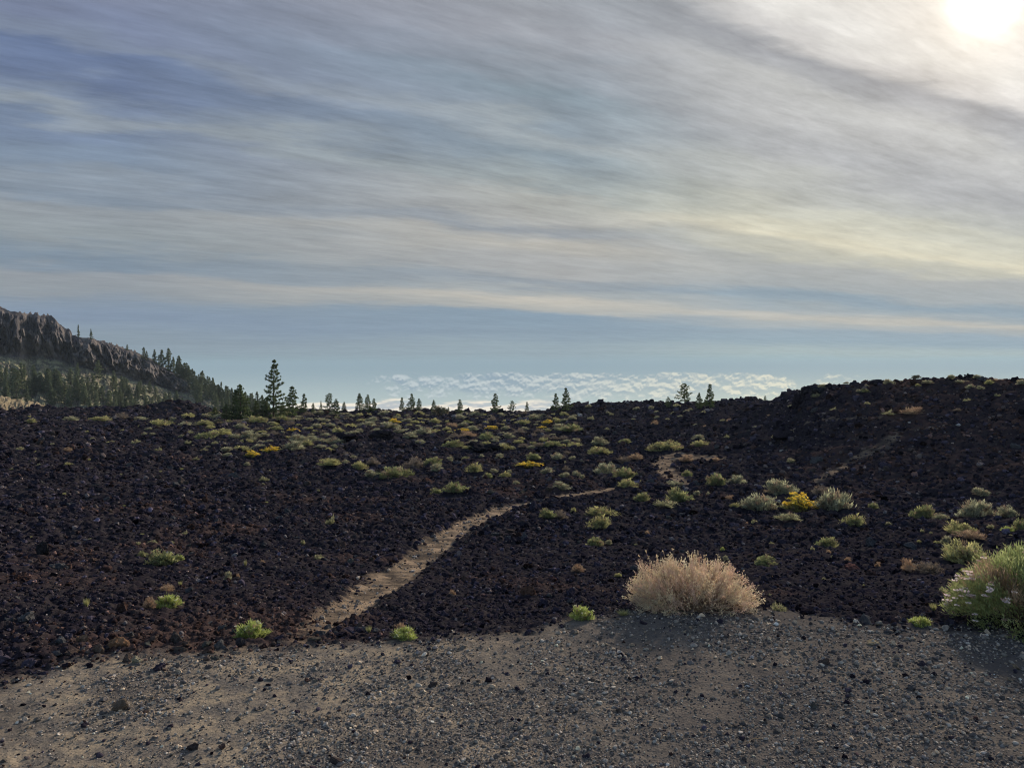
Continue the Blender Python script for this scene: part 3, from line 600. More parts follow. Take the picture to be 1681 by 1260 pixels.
B2 = [(1461, 862, 10, 6, 'e'), (1659, 873, 17, 8, 'l'), (1591, 941, 17, 7, 'l'), (1587, 960, 10, 10, 'y'), (1568, 964, 9, 12, 'y'), (1361, 909, 9, 6, 't'), (1534, 1010, 10, 12, 'u'), (942, 842, 11, 10, 'y'), (1145, 816, 12, 9, 'e'), (1164, 813, 8, 8, 'e'), (1200, 820, 18, 8, 't'), (1192, 919, 11, 8, 'e'), (1187, 905, 7, 8, 'l'),
 (1063, 879, 9, 8, 't'), (1016, 949, 13, 7, 'y'), (1028, 728, 20, 9, 'g'), (1150, 722, 20, 11, 'e'), (1044, 791, 20, 10, 'y'), (1026, 760, 28, 13, 'b'), (1044, 757, 22, 12, 't'), (985, 748, 38, 14, 'y'), (918, 755, 27, 15, 'e'), (905, 736, 26, 12, 'g'), (945, 734, 32, 9, 'y'), (1128, 783, 16, 13, 'g'), (1107, 797, 32, 9, 'e'), (955, 786, 13, 9, 'e'),
 (860, 697, 24, 10, 'y'), (876, 690, 20, 10, 'e'), (835, 721, 20, 11, 'e'), (877, 731, 12, 8, 'g'), (830, 784, 22, 11, 'y'), (848, 795, 15, 8, 'e'), (820, 752, 18, 9, 'e'), (1371, 674, 11, 6, 'p'), (1585, 630, 22, 5, 'e'), (431, 792, 13, 9, 'p'), (497, 893, 9, 8, 'p'), (713, 694, 20, 10, 'y'), (742, 700, 26, 8, 't'), (690, 729, 20, 10, 'e'), (672, 722, 26, 11, 'e'),
 (112, 691, 19, 8, 'e'), (160, 691, 27, 9, 'y'), (197, 687, 22, 11, 'b'), (225, 691, 23, 8, 'e'), (256, 699, 32, 12, 'y'), (300, 701, 22, 11, 'e'), (305, 686, 24, 9, 'y'), (333, 699, 25, 9, 'y'), (355, 697, 21, 11, 'd'), (360, 714, 35, 14, 'y'), (390, 704, 21, 10, 'e'), (370, 742, 21, 9, 'e'), (393, 741, 27, 11, 'y'), (373, 751, 15, 7, 'e'), (220, 729, 13, 9, 'p'), (237, 714, 9, 6, 'e'),
 (108, 742, 11, 7, 't'), (258, 742, 11, 6, 'p'), (308, 729, 11, 6, 'p'), (30, 741, 9, 6, 'p'), (248, 894, 14, 7, 'p'), (226, 894, 8, 5, 'p'), (280, 893, 8, 5, 'p'), (303, 878, 9, 7, 'p'), (520, 919, 17, 9, 'p'), (140, 1000, 9, 14, 'u'), (402, 930, 5, 12, 'u'), (295, 962, 6, 9, 'u'), (657, 1034, 18, 14, 't'), (605, 1042, 10, 12, 'u'), (390, 948, 7, 8, 't'), (430, 925, 9, 6, 't'), (742, 978, 12, 10, 't'), (1024, 1012, 22, 11, 'u'),
 (1240, 860, 12, 8, 'p'), (1335, 905, 6, 8, 'p'), (1443, 930, 10, 9, 't'), (1394, 920, 12, 6, 't'), (1550, 972, 11, 8, 'p'), (1630, 868, 10, 7, 'p'), (1515, 878, 6, 5, 'p'), (1540, 895, 9, 4, 'y'), (1510, 893, 8, 4, 'y'), (1555, 905, 12, 7, 't'), (1300, 760, 14, 8, 'e'), (1275, 720, 12, 6, 'p'), (1195, 722, 10, 6, 'p'), (1425, 665, 9, 5, 'p'), (1590, 660, 12, 5, 'p'), (1640, 650, 10, 4, 'p'), (1575, 675, 10, 5, 'b')]
LOOK = {'g': 'green shrub', 'e': 'grey-green shrub', 'y': 'yellow-green shrub', 't': 'dry tan plant', 'b': 'dry grey shrub', 'd': 'dark shrub', 'l': 'bright green plant', 'p': 'pale plant', 'u': 'thin grass tuft', 'f': 'yellow-flowered shrub'}
# fill of the belt
def far_from(px, py, lst, d): return all((px - q[0]) ** 2 + (2.2 * (py - q[1])) ** 2 > (d + q[2] * .45) ** 2 for q in lst)
allb = list(B) + list(B2); fill = []; tries = 0
while len(fill) < 210 and tries < 40000:
    tries += 1; px = rnd.uniform(330, 945); py = 682 + 60 * rnd.random() ** 1.7
    if 555 < px < 735 and 714 < py: continue
    if px < 400 and py > 720: continue
    wv = rnd.choice((rnd.uniform(9, 18), rnd.uniform(16, 34))) * (.8 + .4 * (py - 683) / 60)
    if far_from(px, py, allb + fill, wv * .28): fill.append((px, py, wv, wv * rnd.uniform(.34, .55), rnd.choice('eeeeegyyybb')))
for (x0, x1, y0, y1, n, a0, a1, ks) in [(760, 960, 720, 790, 12, 10, 20, 'eeygb'), (940, 1300, 668, 712, 26, 5, 12, 'ppeet'), (40, 420, 684, 770, 30, 5, 12, 'ppeey'), (0, 560, 770, 900, 16, 4, 8, 'ppeu'), (1180, 1681, 850, 990, 14, 4, 8, 'ppyt'), (1330, 1681, 622, 660, 16, 6, 16, 'eeepy'), (960, 1250, 840, 990, 8, 4, 8, 'ppty'), (560, 740, 745, 765, 6, 8, 16, 'eeb')]:
    k0 = 0; tries = 0
    while k0 < n and tries < 2000:
        tries += 1; px = rnd.uniform(x0, x1); py = rnd.uniform(y0, y1); wv = rnd.uniform(a0, a1)
        if x0 == 1330: py = np.interp(px, [1330, 1400, 1500, 1600, 1681], [636, 630, 624, 622, 627]) + 22 * rnd.random() ** 2
        if far_from(px, py, allb + fill, wv * .5): fill.append((px, py, wv, wv * rnd.uniform(.45, .65), rnd.choice(ks))); k0 += 1
B2 += fill
LM = [(q[0], q[1], q[5]) for q in B] + [(1140, 995, 'the big dry bush'), (449, 690, 'the tallest pine'), (676, 680, 'the row of three pines'), (813, 682, 'the slim middle pine'), (920, 680, 'the pine pair'), (1124, 668, 'the spreading ridge pine'), (1165, 675, 'the straight ridge pine'), (290, 668, 'the black lava mound'), (1326, 645, 'the skyline boulders'), (1595, 622, 'the topmost crest boulder'), (68, 915, 'the dark cone rock')]
SHORT = {1320: 'the golden-flowered shrub', 1378: 'the tall silvery shrub', 1365: 'the lone domed green shrub', 1525: 'the tight rounded shrub', 1600: 'the wide yellow-green shrub', 1495: 'the rusty round shrub', 920: 'the pale domed shrub', 985: 'the large lobed shrub', 1115: 'the wide spiky green shrub', 1180: 'the upright white-tipped shrub', 1095: 'the long pale-topped shrub',
         866: 'the middle yellow cushion', 540: 'the yellow-tinged domed shrub', 650: 'the long green mass', 744: 'the larger domed green shrub', 437: 'the two yellow cushions', 478: 'the large pale grey shrub', 479: 'the yellow patch below the tallest pine', 645: 'the yellow patch below the pine row', 806: 'the yellow patch below the slim pine', 766: 'the tan shrub strip', 723: 'the dark domed skyline shrub', 255: 'the large lone green shrub', 271: 'the lime-green cushion plant',
         412: 'the sprawling edge plant', 662: 'the lime edge plant', 543: 'the pale upright tuft', 1507: 'the pinkish hillside shrub', 954: 'the arching-stalk plant', 1030: 'the large dark green shrub'}
LM = [(a_, b_, SHORT[a_]) for a_, b_, c_ in LM[:len(B)] if a_ in SHORT] + LM[len(B):]
seen = {}
ORD = ['', 'second ', 'third ', 'fourth ', 'fifth ', 'sixth ', 'seventh ', 'eighth ', 'ninth ', 'tenth ', 'eleventh ', 'twelfth ']
def autolabel(px, py, wv, k_):
    d = sorted(((px - a_) ** 2 + (2 * (py - b_)) ** 2, a_, b_, n_) for a_, b_, n_ in LM)[0]
    dx, dy = px - d[1], (py - d[2]) * 2
    rel = ('left of' if dx < 0 else 'right of') if abs(dx) > abs(dy) else ('behind' if dy < 0 else 'in front of')
    size = 'tiny' if wv < 9 else 'small' if wv < 16 else 'low'
    key = (size, k_, rel, d[3]); return key, d[0]
pend = []
for q in B2:
    key, dist = autolabel(q[0], q[1], q[2], q[4]); pend.append((key, dist, q))
byk = {}
for key, dist, q in sorted(pend, key=lambda t: t[1]):
    byk.setdefault(key, []).append(q)
items = [(q[0], q[1], q[2], q[3], q[4], q[5]) for q in B]
for key, lst in byk.items():
    for i, q in enumerate(lst):
        items.append((*q[:5], (f'{key[0]} {LOOK[key[1]]} {key[2]} {key[3]}' if len(lst) == 1 else f'{key[0]} {LOOK[key[1]]} {key[2]} {key[3]}, {ORD[min(i, 11)]}nearest')))
SHPOS = [(0, -5, 0)]; NAMED = {q[5] for q in B}
for px, py, wv, hv, k_, lb in items:
    x, y, z, r = ground_at(px, py); W = wv * r / F * 1.08; H = hv * r / F * 1.0
    tk = rnd.random(); sc = (W, W * rnd.uniform(.85, 1.1), H)
    if r > 45 and lb not in NAMED: sc = (W * 1.15, W * 1.1, H * .95)
    if k_ == 'u': sc = (W * 1.2, W * 1.2, H)
    yo = y + W * .3; SHPOS.append((x, yo, W * .5)); SHPOS.append((x * (1 - .5 * W / r), y - W * .15, W * .42))
    place(rnd.choice(K[k_]), (x, yo, max(z - .02 * H, float(terrain(np.array([x]), np.array([yo]), True)[0])) - .03 * H), sc, rnd.uniform(0, 6.28), lb, {'g': 'green shrubs on the lava', 'e': 'grey-green shrubs on the lava', 'y': 'yellow-green shrubs on the lava', 't': 'dry tan plants on the lava', 'b': 'grey dry shrubs on the lava', 'f': 'yellow flowering shrubs in the belt', 'l': 'bright green plants on the lava', 'p': 'pale small plants on the lava', 'u': 'grass tufts on the lava'}.get(k_, 'dark shrubs on the skyline'))

# ------------------------------------------------------------ rubble (uncountable)
e = (Z / np.hypot(X, Y)).reshape(nr, nth)
dv = np.zeros_like(e); dv[:-1] = np.maximum(e[1:] - e[:-1], 0)
run = np.maximum.accumulate(e, 0); vis = (e >= run - .0035)
inner = (np.abs(TT) < math.radians(38)) & vis
w = np.where(inner, dv + .00035 * (RRg > 20) * (RRg < 140), 0).ravel()
rv = np.hypot(X, Y)
wl = w * (1 - .955 * lot) * (1 - .93 * pth) * (rv > 3.6) * (rv < 135); wl /= wl.sum()
def tints(rs, n, P=None):
    g = rs.lognormal(0, .5, (n, 1)); c = g * np.array([[.034, .030, .040]])
    br = rs.rand(n, 1) < .10; c = np.where(br, g * np.array([[.05, .033, .03]]), c)
    if P is not None:
        red = (rust(P[:, 0], P[:, 1])[:, None] > rs.rand(n, 1)).astype(float); c = c * (1 - red) + red * g * np.array([[.085, .054, .045]])
    hi = rs.rand(n, 1) < .09; c = np.where(hi, g * np.array([[.12, .098, .088]]), c)  # a share of stones coloured paler, standing in for sunlit tops
    wh = rs.rand(n, 1) < .010; c = np.where(wh, np.array([[.2, .18, .17]]), c)
    return np.clip(c, .007, .4)
EX = np.array(SHPOS)
def clear(P):
    ok = np.ones(len(P), bool)
    for i in range(0, len(P), 8000):
        d = np.hypot(P[i:i + 8000, 0:1] - EX[None, :, 0], P[i:i + 8000, 1:2] - EX[None, :, 1]); ok[i:i + 8000] = (d > EX[None, :, 2]).all(1)
    return ok
def pick(rs, n, wt):
    i = rs.choice(len(X), n, p=wt); r_ = rv[i]
    jx = rs.normal(0, .0022, n) * r_; jy = rs.normal(0, .0022, n) * r_
    x = X[i] + jx; y = Y[i] + jy
    P = np.stack([x, y, terrain(x, y, True)], 1); k_ = clear(P); return P[k_], r_[k_]
rs = np.random.RandomState(3)
P, r_ = pick(rs, 82000, wl); s = np.clip(rs.lognormal(math.log(4.0), .42, len(P)), 2.2, 12) * r_ / F
big = np.nonzero(s * F / r_ > 6.5)[0]; sml = np.nonzero(s * F / r_ <= 6.5)[0]
A_ = scatter(rs, P[sml], s[sml], 0, tints(rs, len(sml), P[sml])); B_ = scatter(rs, P[big], s[big], 1, tints(rs, len(big), P[big]))
wc = wl * (sm(.0, .35, fbm(X * .5, Y * .5, 120, 3)) + .12) * (1 - .85 * sm(.35, .45, np.arctan2(X, Y)) * sm(25, 31, rv)); wc /= wc.sum()
P, r_ = pick(rs, 1700, wc); s = np.clip(rs.lognormal(math.log(12.5), .3, len(P)), 9, 26) * r_ / F; s = np.minimum(s, .55)
C_ = scatter(rs, P, s, 2, np.minimum(tints(rs, len(P), P), .075), sink=.3)
v, f, t = cat([A_, B_, C_])
link('lava_rubble', mesh('lava_rubble', v, f, M['rubble'], tint=t), kind='stuff', label='black and rust-brown lava clinker strewn over the whole slope', category='rubble')
# gravel on the lot
wg = (w * lot + w * pth * .5 * (rv < 24)); wg[rv < 3.6] = 0; wg /= wg.sum()
def gt(rs, n, P):
    g = rs.lognormal(0, .35, (n, 1)); c = g * np.array([[.24, .215, .195]])
    tn = rs.rand(n, 1) < .3; c = np.where(tn, g * np.array([[.34, .27, .21]]), c)
    wh = rs.rand(n, 1) < .035; c = np.where(wh, np.array([[.42, .38, .34]]), c)
    dk = rs.rand(n, 1) < .3; c = np.where(dk, g * np.array([[.12, .108, .108]]), c)
    return np.clip(c, .02, .6)
P, r_ = pick(rs, 90000, wg); s = np.clip(rs.lognormal(math.log(3.2), .45, len(P)), 1.6, 12) * r_ / F
keep = rs.rand(len(P)) < .22 + .78 * sm(-.2, .2, fbm(P[:, 0] * 1.6, P[:, 1] * 1.6, 77, 3) + .25 * (P[:, 0] > .1)); P = P[keep]; s = s[keep]; r_ = r_[keep]
big = np.nonzero(s * F / r_ > 6)[0]; sml = np.nonzero(s * F / r_ <= 6)[0]
v, f, t = cat([scatter(rs, P[sml], s[sml], 0, gt(rs, len(sml), P), (.35, .65)), scatter(rs, P[big], s[big], 1, gt(rs, len(big), P), (.4, .75))])
link('gravel', mesh('gravel', v, f, M['gravel'], tint=t), kind='stuff', label='loose grey and tan gravel scattered over the clearing and path', category='gravel')

# ------------------------------------------------------------ the big dry bush
def dry_bush():
    rs = np.random.RandomState(77); x, y, z, r = ground_at(1140, 1000); W = 218 * r / F; H = 73 * r / F
    c0 = (x, y + .12, z); sc = np.array([W * .5, W * .36, H])
    n = 620; C = sph(rs, n, .0); C[:, 2] = np.abs(C[:, 2]) ** 1.0
    prof = np.clip(1 - .10 * fbm(C[:, 0] * 3, C[:, 1] * 3 + C[:, 2], 5, 2), .8, 1.12)
    tip = C * sc * prof[:, None] * rs.uniform(.78, 1.06, (n, 1)) * (1 + .10 * fbm(C[:, 0] * 6, C[:, 2] * 6 + C[:, 1] * 3, 25, 2))[:, None]
    tip[:, 2] = np.maximum(tip[:, 2], .02)
    A = rs.normal(0, 1, (n, 3)) * [W * .10, W * .07, 0]; A[:, 0] += tip[:, 0] * .30; A[:, 1] += tip[:, 1] * .3
    mid = A * .45 + tip * .55; mid[:, 2] = A[:, 2] * .5 + tip[:, 2] * .42; mid += rs.normal(0, .012, (n, 3))
    wood = [strips(rs, A, mid, .006, .004, varied(rs, (.30, .23, .18), n)), strips(rs, mid, tip, .004, .002, varied(rs, (.48, .37, .29), n))]
    tw = []
    m = 15
    idx = np.repeat(np.arange(n), m); q = rs.uniform(.1, 1.05, (len(idx), 1)) ** .8
    P0 = mid[idx] * (1 - q) + tip[idx] * q + rs.normal(0, .006, (len(idx), 3)); D = unit(unit(tip[idx] - mid[idx]) * .7 + rs.normal(0, .4, (len(idx), 3)) + [0, 0, .35]) * rs.uniform(.025, .07, (len(idx), 1))
    P0[:, 2] = np.maximum(P0[:, 2], .01)
    core = np.exp(-((P0[:, 0] / W - .04) / .2) ** 2 - (P0[:, 2] / H / .42) ** 2); kp = rs.rand(len(idx)) > core * 1.1; idx = idx[kp]; P0 = P0[kp]; D = D[kp]
    hue = np.where(rs.rand(n, 1) < .4, np.array([[.62, .47, .39]]), np.array([[.67, .58, .44]])) * rs.uniform(.75, 1.25, (n, 1))
    tw.append(strips(rs, P0, P0 + D, .0025, .0015, hue[idx]))
    for k_ in range(4):
        e_ = P0 + D * rs.uniform(.3, 1.05, (len(idx), 1)); tw.append(blades(rs, e_, unit(rs.normal(size=(len(idx), 3)) + unit(D) * 1.) * rs.uniform(.008, .018, (len(idx), 1)), .0055, np.clip(hue[idx] * rs.uniform(.85, 1.25, (len(idx), 1)), 0, .8)))
    # tall seed stalks above the crown
    k2 = np.nonzero((C[:, 2] > .45))[0]; k2 = rs.choice(k2, 60); a0 = tip[k2]; b0 = a0 + unit(np.stack([a0[:, 0] * .4, 0 * a0[:, 0], np.ones(60) * .5], 1) + rs.normal(0, .08, (60, 3))) * rs.uniform(.04, .12, (60, 1))
    tw.append(strips(rs, a0, b0, .003, .002, varied(rs, (.5, .4, .28), 60)))
    for k_ in range(7): tw.append(blades(rs, b0 + rs.normal(0, .003, (60, 3)), unit(rs.normal(size=(60, 3))) * .012, .008, varied(rs, (.58, .46, .32), 60)))
    root = bpy.data.objects.new('dry_bush', None); COL.objects.link(root); root.location = c0
    root['label'] = 'big domed dry bush of tan twigs at the edge of the gravel clearing'; root['category'] = 'dry bush'
    v, f, t = cat(wood); link('branches', mesh('branches', v, f, M['dry'], tint=t), root)
    v, f, t = cat(tw); link('twigs', mesh('twigs', v, f, M['dry'], tint=t), root)
dry_bush()
# ------------------------------------------------------------ the big flowering bush at the frame side
def flower_bush():
    rs = np.random.RandomState(78); x, y, z, r = ground_at(1712, 1044); k_ = r / F * .93
    root = bpy.data.objects.new('flowering_bush', None); COL.objects.link(root); root.location = (x + .17, y + .3, z)
    root['label'] = 'big green bush with brown patches and white flower heads, cut by the frame'; root['category'] = 'flowering bush'
    Wx, Wy, H = 118 * k_, 105 * k_, 112 * k_
    n = 420; C = sph(rs, n, .0); lump = 1 + .14 * fbm(C[:, 0] * 2.6 + 3, C[:, 2] * 2.6 + C[:, 1], 8, 3)
    Cs = C * [Wx, Wy, H] * lump[:, None]
    brown = fbm(C[:, 0] * 2.2 + 7, C[:, 2] * 2.4 + C[:, 1] * 2, 15, 2) > .18; brown &= (C[:, 0] > -.75) & (C[:, 2] < .8)
    pal = np.where(brown[:, None], np.array([[.33, .235, .165]]), np.array([[.23, .27, .115]])) * rs.uniform(.75, 1.3, (n, 1)); pal = np.where((rs.rand(n, 1) < .25) & ~brown[:, None], pal * [1.45, 1.35, 1.5], pal)
    nb = 95; idx = np.repeat(np.arange(n), nb); q = 1 - .45 * rs.rand(len(idx), 1) ** 1.6
    P = Cs[idx] * q + rs.normal(0, .03, (len(idx), 3)); P[:, 2] = np.maximum(P[:, 2], .0)
    D = unit(C[idx] * .6 + [0, 0, .5] + rs.normal(0, .38, (len(idx), 3))) * rs.uniform(.025, .06, (len(idx), 1))
    v, f, t = blades(rs, P, D, .0075 * rs.uniform(.6, 1.3, len(idx)), np.clip(pal[idx] * rs.uniform(.8, 1.2, (len(idx), 1)), 0, 1))
    link('foliage', mesh('foliage', v, f, M['leaf'], tint=t), root)
    A = rs.normal(0, .08, (160, 3)) * [1, 1, 0]; i = rs.choice(n, 160); v, f, t = strips(rs, A, Cs[i] * .96, .012, .004, varied(rs, (.16, .12, .09), 160)); link('stems', mesh('stems', v, f, M['wood'], tint=t), root)
    side = np.nonzero((C[:, 0] < -.6) & (C[:, 2] < .6) & (C[:, 1] < .4))[0]; top = np.nonzero((C[:, 2] > .5))[0]
    for i in list(rs.choice(side, 58)) + list(rs.choice(top, 14)):
        a0 = Cs[i] * .97; d = unit(C[i] * .8 + [0, 0, .8] + rs.normal(0, .2, 3)); b0 = a0 + d * rs.uniform(.03, .09)
        v1 = strips(rs, a0[None], b0[None], .005, .004, (.24, .22, .13))
        nn_ = 34; an = rs.uniform(0, 6.28, nn_); qq = rs.rand(nn_) ** .5 * .016
        Pp = b0 + np.stack([np.cos(an) * qq, np.sin(an) * qq, rs.uniform(-.003, .005, nn_)], 1)
        v2 = blades(rs, Pp, np.stack([np.cos(an), np.sin(an), rs.uniform(.2, .9, nn_)], 1) * .010, .009, varied(rs, (.82, .72, .76) if rs.rand() < .8 else (.45, .32, .28), nn_, .15))
        hd = link('flower_head', mesh('flower_head', v2[0], v2[1], M['flower'], tint=v2[2]), root); link('stalk', mesh('stalk', v1[0], v1[1], M['wood'], tint=v1[2]), hd)
flower_bush()

# ------------------------------------------------------------ boulders one can tell apart
BO = [(68, 912, 20, 22, (.03, .027, .032), 'dark cone-shaped rock poking above the lava field'), (197, 1166, 24, 14, (.13, .095, .07), 'brown stone lying alone on the gravel clearing'), (870, 978, 32, 18, (.11, .055, .042), 'rounded reddish boulder in the lava between path and dry bush'),
      (188, 1064, 30, 18, (.17, .10, .065), 'orange-brown boulder at the clearing edge'), (222, 1088, 15, 13, (.24, .19, .14), 'pale small boulder lying on the clearing edge'), (290, 1055, 21, 17, (.07, .06, .06), 'grey rounded boulder beside the orange-brown one'), (134, 1056, 18, 16, (.15, .085, .06), 'rust-brown boulder past the orange-brown one'),
      (457, 1018, 15, 12, (.11, .07, .055), 'brown stone beside the sprawling green plant'), (393, 1062, 18, 13, (.035, .03, .035), 'black stone below the sprawling green plant'), (1325, 648, 14, 16, (.03, .028, .034), 'upright black boulder where the skyline steps up'), (1345, 645, 26, 10, (.03, .028, .034), 'long black boulder beside the upright skyline one'), (1362, 637, 14, 8, (.03, .028, .034), 'small black boulder on top of the skyline step'),
      (1404, 633, 16, 9, (.03, .028, .034), 'black boulder midway up the hill crest'), (1440, 631, 22, 8, (.03, .028, .034), 'flat black boulder on the hill crest'), (1594, 621, 12, 9, (.03, .028, .034), 'topmost square boulder on the hill crest'), (1606, 622, 14, 6, (.03, .028, .034), 'low boulder touching the topmost one'), (1312, 668, 20, 24, (.03, .027, .033), 'rough block at the cleft below the skyline step'),
      (315, 1232, 18, 13, (.05, .045, .045), 'dark stone near the bottom of the clearing'), (1435, 1060, 26, 6, (.26, .2, .15), 'thin pale slab of stone lying on the gravel'), (711, 1128, 15, 9, (.05, .045, .045), 'small black stone in the middle of the clearing'), (160, 1072, 15, 12, (.09, .06, .05), 'brown knob of rock left of the pale small boulder'), (1400, 935, 24, 9, (.10, .055, .045), 'low reddish rock on the slope beyond the dry bush'),
      (905, 955, 18, 10, (.075, .045, .038), 'dull red rock behind the rounded reddish boulder'), (143, 745, 16, 12, (.09, .06, .055), 'brown rock on the far black lava'), (565, 727, 46, 17, (.02, .018, .022), 'jagged black crag in the shrub belt, the nearer'), (625, 722, 38, 17, (.02, .018, .022), 'jagged black crag in the shrub belt, the farther'), (790, 742, 46, 15, (.02, .018, .022), 'black crag in the belt below the tan strip'), (1290, 722, 30, 16, (.028, .025, .03), 'shelf of dark rock on the ridge flank')]
rs = np.random.RandomState(5)
for px, py, wv, hv, c, lb in BO:
    x, y, z, r = ground_at(px, py); v, f = rockshape(rs, 3, .35 if wv < 34 else .8, 1.); kk = r / F
    v = v * [wv * kk * .52, wv * kk * .45, hv * kk * .62]; t = varied(rs, c, 1, .05) * (1 + .25 * vn(v[:, 0] / (wv * kk) * 9, v[:, 2] / (wv * kk) * 9, 4))[:, None]
    o = link('boulder' if wv > 15 else 'stone', mesh('boulder', v, f, M['boulder'], tint=t), label=lb, category='boulder' if wv > 15 else 'stone'); o.location = (x, y + wv * kk * .2, z + hv * kk * .28)
    o.rotation_euler = (0, 0, rnd.uniform(-.5, .5))
# twigs on the gravel
for px, py, ln, an, lb in [(985, 1202, 24, -1.0, 'pale bent twig on the gravel, the middle one of three'), (930, 1200, 14, 1.5, 'short pale twig on the gravel beside a bent one'), (1240, 1218, 26, .5, 'curved twig on the gravel near a pale stone')]:
    x, y, z, r = ground_at(px, py); Lw = ln * r / F; v, f, _ = cat([strips(np.random.RandomState(i), np.array([[(i / 4 - .5) * Lw, .12 * Lw * math.sin(i * 1.1), .006]]), np.array([[((i + 1) / 4 - .5) * Lw, .12 * Lw * math.sin((i + 1) * 1.1), .006]]), .007, .006, (.35, .28, .2)) for i in range(4)])
    o = link('twig', mesh('twig', v, f, M['dry'], tint=np.tile([[.38, .3, .21]], (len(v), 1))), label=lb, category='twig'); o.location = (x, y, z + .012); o.rotation_euler = (0, 0, an)

# ------------------------------------------------------------ sun, sky, camera
sx_, sy_, sz_ = [float(q) for q in ray(1618, 4)]
SD = Vector((sx_, sy_, sz_)).normalized()
el = math.asin(SD.z); az = math.atan2(SD.x, SD.y)
sun = bpy.data.lights.new('sun', 'SUN'); sun.energy = 4.6; sun.angle = math.radians(2.2); sun.color = (1, .88, .72)
so = bpy.data.objects.new('sun', sun); COL.objects.link(so); so.rotation_euler = (-SD).to_track_quat('-Z', 'Y').to_euler(); so.location = SD * 300

W_ = bpy.data.worlds.new('World'); S.world = W_; W_.use_nodes = True; nt = W_.node_tree
for n_ in list(nt.nodes): nt.nodes.remove(n_)
tc = N(nt, 'ShaderNodeTexCoord'); DIR = tc.outputs['Generated']; sp = N(nt, 'ShaderNodeSeparateXYZ'); nt.links.new(DIR, sp.inputs[0]); dx, dy, dz = sp.outputs
sky = N(nt, 'ShaderNodeTexSky'); sky.sky_type = 'NISHITA'; sky.sun_disc = False; sky.sun_elevation = el; sky.sun_rotation = az; sky.altitude = 2000; sky.air_density = 1.3; sky.dust_density = .6; sky.ozone_density = 2
bg1 = N(nt, 'ShaderNodeBackground'); bg1.inputs[1].default_value = .15; nt.links.new(sky.outputs[0], bg1.inputs[0])
yf = mth(nt, 'MAXIMUM', dy, .12); A = mth(nt, 'DIVIDE', dx, yf); Vt = mth(nt, 'DIVIDE', dz, yf)
c57, s57 = math.cos(math.radians(57)), math.sin(math.radians(57))
dn = mth(nt, 'MAXIMUM', mth(nt, 'ADD', mth(nt, 'MULTIPLY', dx, -c57), mth(nt, 'MULTIPLY', dy, s57)), .1)
dt = mth(nt, 'ADD', mth(nt, 'MULTIPLY', dx, s57), mth(nt, 'MULTIPLY', dy, c57))
zc = mth(nt, 'MAXIMUM', dz, 0.)
Q0 = mth(nt, 'DIVIDE', zc, dn)
# cloud-plane coordinates, streaks run along t
zz_ = mth(nt, 'ADD', zc, .06); cu = mth(nt, 'DIVIDE', dn, zz_); cv = mth(nt, 'DIVIDE', dt, zz_)
def vec(a, b, c=0.):
    n_ = N(nt, 'ShaderNodeCombineXYZ')
    for i, q in enumerate((a, b, c)):
        if isinstance(q, (int, float)): n_.inputs[i].default_value = q
        else: nt.links.new(q, n_.inputs[i])
    return n_.outputs[0]
warpv = vec(mth(nt, 'MULTIPLY', cu, .9), mth(nt, 'MULTIPLY', cv, .45))
wrp = mth(nt, 'SUBTRACT', noise(nt, warpv, 1.0, 5, .6), .5)
Q = mth(nt, 'ADD', Q0, mth(nt, 'MULTIPLY', mth(nt, 'MULTIPLY', wrp, .34), mth(nt, 'ADD', Q0, .02)))
hw = mth(nt, 'SUBTRACT', noise(nt, vec(mth(nt, 'MULTIPLY', A, 2.6), mth(nt, 'MULTIPLY', Vt, 16.), 5.), 1., 5, .6), .5)
Q = mth(nt, 'ADD', Q, mth(nt, 'MULTIPLY', hw, mth(nt, 'ADD', mth(nt, 'MULTIPLY', Q0, .22), .034)))
def lin(c): return tuple((v / 255 / 12.92 if v < 10.3 else ((v / 255 + .055) / 1.055) ** 2.4) for v in c)
def ramp(stops):
    n_ = N(nt, 'ShaderNodeValToRGB'); cr = n_.color_ramp; cr.interpolation = 'EASE'
    st = sorted(stops)
    cr.elements[0].position = st[0][0]; cr.elements[0].color = (*lin(st[0][1]), 1); cr.elements[1].position = st[-1][0]; cr.elements[1].color = (*lin(st[-1][1]), 1)
    for p, c in st[1:-1]: e_ = cr.elements.new(p); e_.color = (*lin(c), 1)
    nt.links.new(Q, n_.inputs[0]); return n_.outputs[0]
RL = ramp([(0, (132, 150, 163)), (.021, (130, 145, 160)), (.045, (122, 139, 162)), (.062, (126, 141, 160)), (.08, (140, 147, 156)), (.1, (142, 148, 157)), (.114, (122, 138, 156)), (.135, (140, 148, 156)), (.17, (142, 149, 158)), (.19, (128, 141, 158)), (.206, (132, 143, 158)), (.227, (120, 136, 158)), (.256, (113, 129, 155)), (.273, (137, 147, 161)), (.29, (118, 132, 156)), (.31, (102, 118, 150)), (.335, (100, 117, 151)), (.355, (120, 132, 156)), (.38, (116, 127, 155)), (.42, (121, 130, 156)), (.6, (126, 134, 158))])
RM = ramp([(0, (142, 160, 172)), (.0143, (142, 158, 170)), (.038, (130, 148, 165)), (.0715, (126, 146, 165)), (.084, (168, 168, 167)), (.1, (184, 179, 172)), (.112, (160, 164, 168)), (.124, (144, 152, 162)), (.143, (162, 163, 166)), (.181, (172, 169, 165)), (.203, (148, 153, 161)), (.222, (166, 166, 166)), (.25, (166, 167, 166)), (.276, (150, 158, 163)), (.324, (136, 149, 161)), (.352, (151, 159, 167)), (.38, (137, 149, 162)), (.407, (131, 145, 158)), (.445, (140, 148, 160)), (.51, (152, 155, 165)), (.6, (150, 155, 165))])
